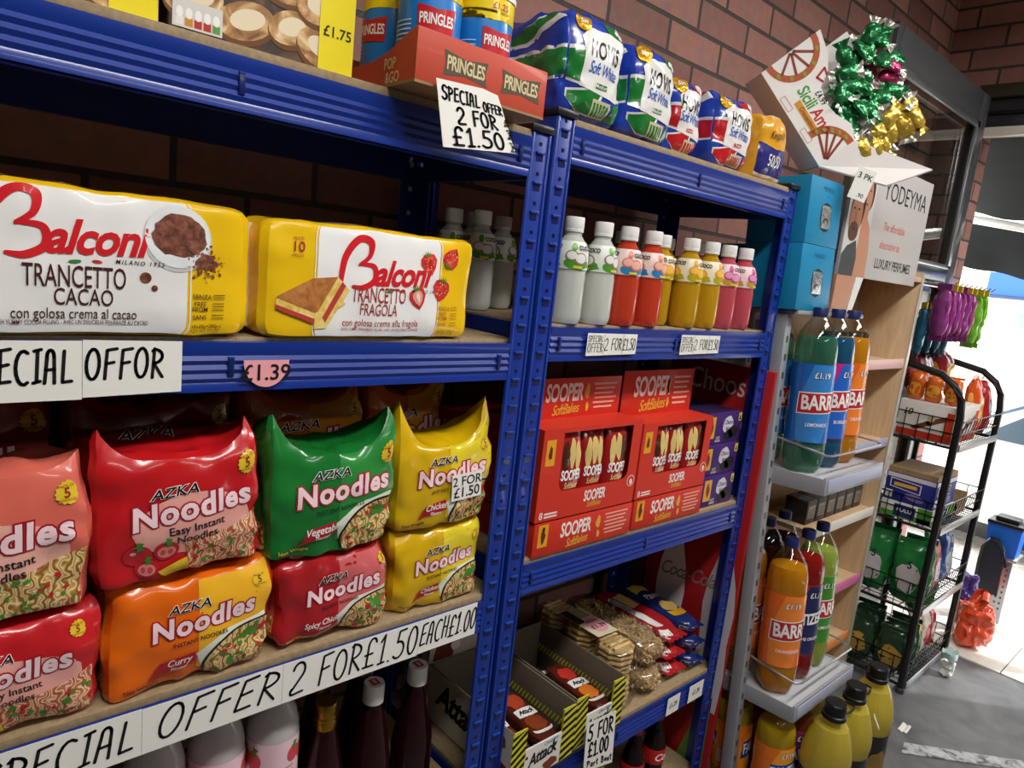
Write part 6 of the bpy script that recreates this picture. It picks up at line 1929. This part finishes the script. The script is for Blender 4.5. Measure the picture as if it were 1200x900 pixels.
# top level
mb = MB(); mb.box((0, 0, 0), (.30, .20, .145), M('#e6e2dc', 'card'), .0015)
for f, L in ((flat((0, .20, 0), (0, -1, 0), (0, 0, 1), (-1, 0, 0)), .20), (flat((0, 0, 0)), .30)):
    f_ = f
    mb.decal(rect(0.002, .002, L - .002, .030), f_, M('#b5321f', 'card'), 1)
    mb.decal(rect(L * .86, .03, L - .002, .12), f_, M('#d8481f', 'card'), 1)
    mb.decal(text('10', .036, L * .16, .098, .02, .2), f_, M('#3a302c', 'card'), 1)
    mb.decal(poly([(L * .25, .04), (L * .55, .075), (L * .62, .062), (L * .35, .032)]), f_, M('#6a3a24', 'card'), 2)
    mb.decal(poly([(L * .50, .07), (L * .86, .105), (L * .86, .085), (L * .58, .055)]), f_, M('#7a4428', 'card'), 2)
    mb.decal(ell(L * .60, .085, .014, .012, 14), f_, M('#d9c39a', 'card'), 3)
o = mb.build('bar_carton'); o.location = (RXo + .02, -.145, 1.026)
tag(o, 'white and red chocolate bar carton with the number 10 on the top rack basket', 'carton')
gtop = 'crisp bags on the top of the wire rack'
for i in range(3):
    rack_bag('orange crisp bag standing on the white bar carton, %s from the front' % ordn[i], RXo + .06, -.11 + .066 * i, 1.172, .064, .045, .105, '#d8641c', '#f0a83a', 110 + i, gtop, -84, 0)
rack_bag('orange crisp bag leaning beside the white carton at the front of the rack', RXo + .375, -.12, 1.03, .095, .05, .24, '#d8561c', '#f0b04a', 115, gtop, 0, -6)
rack_bag('red crisp bag with a blue patch at the door end of the top basket', RXo + .478, -.12, 1.03, .10, .06, .23, '#a8242a', '#2a3a6a', 116, gtop, 10, -6)
rack_bag('large dark red crisp bag lying across the top of the rack', RXo + .23, .055, 1.18, .26, .08, .20, '#7a1a22', '#b04a50', 117, gtop, 8, -16, 'Crisps')
rack_bag('dark red crisp bag at the door end behind the rack tube', RXo + .445, .045, 1.18, .16, .07, .18, '#8a1f28', '#c8a03a', 118, gtop, 0, -10)
# second level
mb = MB(); mb.box((0, 0, 0), (.26, .19, .065), M('#e9ece4', 'card'), .0015)
for f, L in ((flat((0, .19, 0), (0, -1, 0), (0, 0, 1), (-1, 0, 0)), .19), (flat((0, 0, 0)), .26)):
    mb.decal(rect(.002, .002, L - .002, .022), f, M('#4f9a34', 'card'), 1)
    mb.decal(rect(L * .72, .002, L - .002, .063), f, M('#4f9a34', 'card'), 1)
    mb.decal(rect(L * .26, .008, L * .68, .056), f, M('#25306e', 'card'), 2)
    mb.decal(text('POLO', .026, L * .47, .036, .03, 0, 1, .85), f, M('#eef0f2', 'card'), 3)
o = mb.build('mint_carton'); o.location = (RXo + .02, -.140, .691)
tag(o, 'green and white mint carton reading POLO on the second rack basket', 'carton')
mb = MB(); mb.box((0, 0, 0), (.25, .185, .115), M('#2a3288', 'card'), .0015); mb.box((.002, .002, .115), (.248, .183, .135), CARDB)
for f, L in ((flat((0, .185, 0), (0, -1, 0), (0, 0, 1), (-1, 0, 0)), .185), (flat((0, 0, 0)), .25)):
    mb.decal(rect(.004, .095, L - .004, .112), f, M('#d8d6da', 'card'), 1)
    mb.decal(poly([(L * .1, .055), (L * .72, .045), (L * .72, .085), (L * .1, .092)]), f, M('#e6e0f0', 'card'), 1)
    mb.decal(poly([(L * .12, .058), (L * .70, .049), (L * .70, .082), (L * .12, .088)]), f, M('#33287a', 'card'), 2)
    mb.decal(rect(L * .18, .062, L * .64, .076), f, M('#d9b23a', 'card'), 3)
    mb.decal(ell(L * .62, .028, L * .2, .014, 18, rot=-.1), f, M('#8a78b8', 'card'), 1)
    mb.decal(rect(L * .04, .01, L * .18, .04), f, M('#d8d6da', 'card'), 1)
o = mb.build('toffee_carton'); o.location = (RXo + .02, -.135, .757)
tag(o, 'dark blue toffee carton stacked on the mint carton in the rack', 'carton')
mb = MB(); mb.box((0, 0, 0), (.13, .16, .004), CARDB); 
for a, b in (((0, 0), (.13, .004)), ((0, .156), (.13, .16)), ((0, 0), (.004, .16)), ((.126, 0), (.13, .16))):
    mb.box((a[0], a[1], .004), (b[0], b[1], .085 if b[1] - a[1] > .1 or a[1] > .1 else .05), CARDB)
o = mb.build('open_carton'); o.location = (RXo + .32, -.14, .691)
tag(o, 'open brown cardboard carton on the second rack basket, door end', 'carton')
# third level
g3 = 'snack bags in the third rack basket'
for i in range(4):
    rack_bag('green and silver snack bag in the third rack basket, %s, %s' % (('front row', 'second row')[i // 2], ('towards the shop', 'towards the wall')[i % 2]), RXo + .055 + .075 * (i // 2), (-.095, .045)[i % 2], .352, .132, .055, .25, '#1f7a3c', '#c9c2c4', 120 + i, g3, -84, 0, 'S', '#2a2a30')
rack_bag('red and white snack bag in the third rack basket, left of the blue bag', RXo + .30, -.11, .352, .11, .05, .22, '#b03a44', '#d8d0d4', 124, g3, 0, -5)
rack_bag('blue and silver snack bag in the third rack basket, door end', RXo + .44, -.11, .352, .13, .055, .24, '#2a4a8a', '#9aa4b4', 125, g3, 0, -5)
# bottom level
g4 = 'pouches in the bottom rack basket'
for i in range(6):
    rack_bag('dark green and yellow pouch in the bottom rack basket, %s row, %s' % (ordn[i // 2], ('towards the shop', 'towards the wall')[i % 2]), RXo + .045 + .055 * (i // 2), (-.095, .045)[i % 2], .036, .130, .036, .19 + .012 * (i // 2), '#24402a', '#b8903a', 130 + i, g4, -82, 0)
rack_bag('yellow and green pouch at the front of the bottom rack basket', RXo + .275, -.11, .036, .11, .045, .20, '#d8c060', '#4a8a3a', 136, g4, 0, -6)
rack_bag('white and red pouch at the front of the bottom rack basket, middle', RXo + .38, -.11, .036, .10, .045, .19, '#e4dcd8', '#b82a34', 137, g4, 0, -6)
rack_bag('red pouch at the door end of the bottom rack basket', RXo + .475, -.11, .036, .08, .04, .17, '#b83038', '#e4dcd8', 138, g4, 0, -6)
# crumpled bag and scraps by the foot
P = Puffy(.05, .05, .085, 3, .2, .012, 0, 150, 40); mb = MB(); P.shell(mb, M('#d9d8d2', 'film'), 8, 8, 10)
mb.grid(lambda u, v: Vector((.03 * math.cos(u * 6.3) * (1 + .3 * v), .03 * math.sin(u * 6.3), .08 + .03 * v + .006 * math.sin(u * 30))), 20, 2, M('#bcd0cc', 'film'))
o = mb.build('crumpled_bag'); o.location = (2.44, -.235, .0005); tag(o, 'small crumpled white plastic bag on the floor by the rack foot', 'bag')
mb = MB(); mb.grid(lambda u, v: Vector(((u - .5) * .05, (v - .5) * .03, .002 + .008 * u * u + .003 * math.sin(v * 9))), 6, 4, M('#e8e6e0', 'paper'))
o = mb.build('paper_scrap'); o.location = (1.86, -.27, .0005); tag(o, 'white paper scrap on the grey floor beside the oil bottles', 'paper')

# ================================================================== things in the doorway
def carrier(name, label, loc, w_, d, h, c, seed, loops=True, stripe=None, rot=0):
    P = Puffy(w_, d, h, 3.2, .10, .026, .06, seed, 13)
    mb = MB(); P.shell(mb, M(c, 'film'), 22, 14, 26)
    if stripe: mb.decal(poly([(-w_ * .4, h * .12), (w_ * .35, h * .05), (w_ * .35, h * .22), (-w_ * .4, h * .30)]), P.front, M(stripe, 'film'), 2, (.015, .015))
    if loops:
        for sg in (-1, 1):
            mb.tube([(sg * w_ * .28, 0, h * .9), (sg * w_ * .30, -.01, h * 1.12), (sg * w_ * .12, -.02, h * 1.2), (sg * w_ * .02, -.01, h * .95)], .016, M(c, 'film'), 8)
    o = mb.build(name); o.location = loc; o.rotation_euler = (0, 0, rot)
    return tag(o, label, 'carrier bag')
carrier('carrier_bag', 'bright orange carrier bag slumped on the tiled door step', (2.85, -.21, .005), .19, .15, .22, '#e8502a', 163, True, '#efe6e0', .5)
carrier('carrier_bag', 'green plastic bag hanging against the door end of the rack', (2.745, .0, .04), .12, .12, .46, '#1f8a4a', 161, False, None, .8)
carrier('carrier_bag', 'small purple bag behind the orange carrier bag', (2.985, -.13, .005), .08, .08, .30, '#4a3a8a', 162, False, None, .5)
# folded metal stand with a blue box on top
t = thing('metal_stand', 'black and silver perforated metal stand on the pavement by the door', 'stand', (3.30, -.165, -.012))
t.scale = (.8, .62, 1)
MG = M('#a9adb0', 'metal')
mb = MB(); mb.box((.0, -.10, .04), (.012, .12, .33), MG, .002)
for i in range(6):
    for j in range(9): mb.box((-.0006, -.08 + .034 * i, .07 + .030 * j), (.001, -.066 + .034 * i, .082 + .030 * j), M('#4a4d50', 'paint'))
mb.box((.0, -.10, .0), (.03, -.07, .04), MG); mb.box((.0, .09, .0), (.03, .12, .04), MG)
mb.build('perforated_panel', t)
mb = MB()
mb.tube([(-.01, .12, .02), (-.012, .125, .30), (-.014, .12, .37), (-.015, .08, .425), (-.015, .02, .425), (-.015, -.03, .38), (-.012, -.06, .30)], .012, BKM, 10)
mb.prism([(.125, .14), (.125, .32), (.11, .37), (.07, .41), (.03, .41), (-.01, .37), (-.04, .30), (-.05, .14)], -.012, .0, M('#26282b', 'plastic'), 0)
mb.build('back_frame', t)
MB().box((.0, -.12, .33), (.20, .14, .345), MG, .003).build('seat', t)
t = thing('storage_box', 'blue plastic box with a black lid standing on the metal stand', 'box', (3.37, -.160, .334))
t.scale = (.62, .58, .80)
mb = MB(); mb.grid(lambda u, v: Vector(((.085 + .012 * v) * [1, 1, -1, -1, 1][min(4, int(u * 4 + .5))], (.115 + .012 * v) * [-1, 1, 1, -1, -1][min(4, int(u * 4 + .5))], .0 + .20 * v)), 4, 6, M('#1f64c8', 'plastic'), False)
mb.box((-.084, -.114, 0), (.084, .114, .004), M('#1f64c8', 'plastic')); mb.box((-.102, -.132, .178), (.102, .132, .192), M('#1a57b4', 'plastic'), .004)
mb.build('tub', t)
mb = MB(); mb.box((-.106, -.136, .192), (.106, .136, .215), M('#1b1c1e', 'plastic'), .006); mb.box((-.07, -.09, .215), (.07, .09, .245), M('#232427', 'plastic'), .01)
mb.tube([(-.03, -.135, .20), (-.03, -.15, .235), (.03, -.15, .235), (.03, -.135, .20)], .006, M('#1b1c1e', 'plastic'), 8)
mb.build('lid', t)

# ================================================================== outside
CARW = M('#e8e6de', 'paint')
t = thing('car', 'white car parked in the street outside the shop door', 'car', (4.45, 0, -.012))
out = [(-2.6, .30), (-2.62, .55), (-2.5, .72), (-2.2, .78), (-1.75, 1.08), (-1.5, 1.14), (-.5, 1.16), (-.1, 1.09), (.42, .80), (1.05, .74), (1.42, .62), (1.5, .45), (1.48, .24), (1.18, .20)]
arch = lambda cy, r: [(cy + r * math.cos(a), .28 + r * math.sin(a)) for a in [PI * i / 10 for i in range(11)]]
low = arch(.85, .32) + [(.50, .16), (-1.40, .16)] + arch(-1.75, .32) + [(-2.1, .24)]
mb = MB(); mb.prism(out + low, 0, 1.55, CARW, 0)
o = mb.build('body', t); fixn(o)
o.modifiers.new('bevel', 'BEVEL').width = .02
GL = M('#5f7684', 'dark')
wl = [(.30, .76), (-.06, 1.045), (-.45, 1.10), (-.45, .76)]; wr = [(-.52, .76), (-.52, 1.10), (-1.42, 1.08), (-1.75, .80)]
for wn in (wl, wr):
    mb = MB(); mb.prism(wn, -.006, .004, GL, 0); mb.build('side_window', t)
mb = MB(); mb.prism([(.40, .80), (-.06, 1.08), (-.04, 1.09), (.43, .81)], .08, 1.47, GL, 0); mb.build('windscreen', t)
for cy in (.85, -1.75):
    mb = MB(); X = Matrix.Translation((.06, cy, .28)) @ Matrix.Rotation(PI / 2, 4, 'Y')
    mb.lathe([(.15, -.09), (.25, -.09), (.285, -.06), (.29, 0), (.285, .06), (.25, .09)], M('#1c1d1f', 'rough'), 32, X=X)
    mb.lathe([(.05, -.085), (.17, -.095), (.185, -.07)], M('#9da1a4', 'metal'), 10, X=X)
    mb.build('wheel', t)
MB().box((-.004, -1.38, .10), (.02, .48, .20), M('#18191b', 'plastic'), .006).build('sill', t)
MB().box((-.012, -.70, .66), (.004, -.58, .69), M('#2a2b2d', 'plastic'), .006).build('door_handle', t)
mb = MB(); mb.box((9.2, -9, -.012), (9.4, 6, 4.5), M('#e8e4da', 'rough'))
o = mb.build('facade'); struct(o)
mb = MB(); mb.box((0, -4.6, 0), (.12, 0, .27), M('#1f58c0', 'plastic'), .01); mb.box((-.01, -4.6, -.03), (.13, 0, .0), M('#2a3a5a', 'plastic'))
o = mb.build('fascia_sign'); o.location = (9.06, 1.62, 1.77); tag(o, 'plain blue fascia board on the building across the street', 'sign')
o = MB().box((0, 0, 0), (.02, .9, .16), M('#7fd0d0', 'card'), .004).build('window_poster'); o.location = (9.17, .35, 1.42); tag(o, 'pale turquoise poster on the building across the street', 'poster')
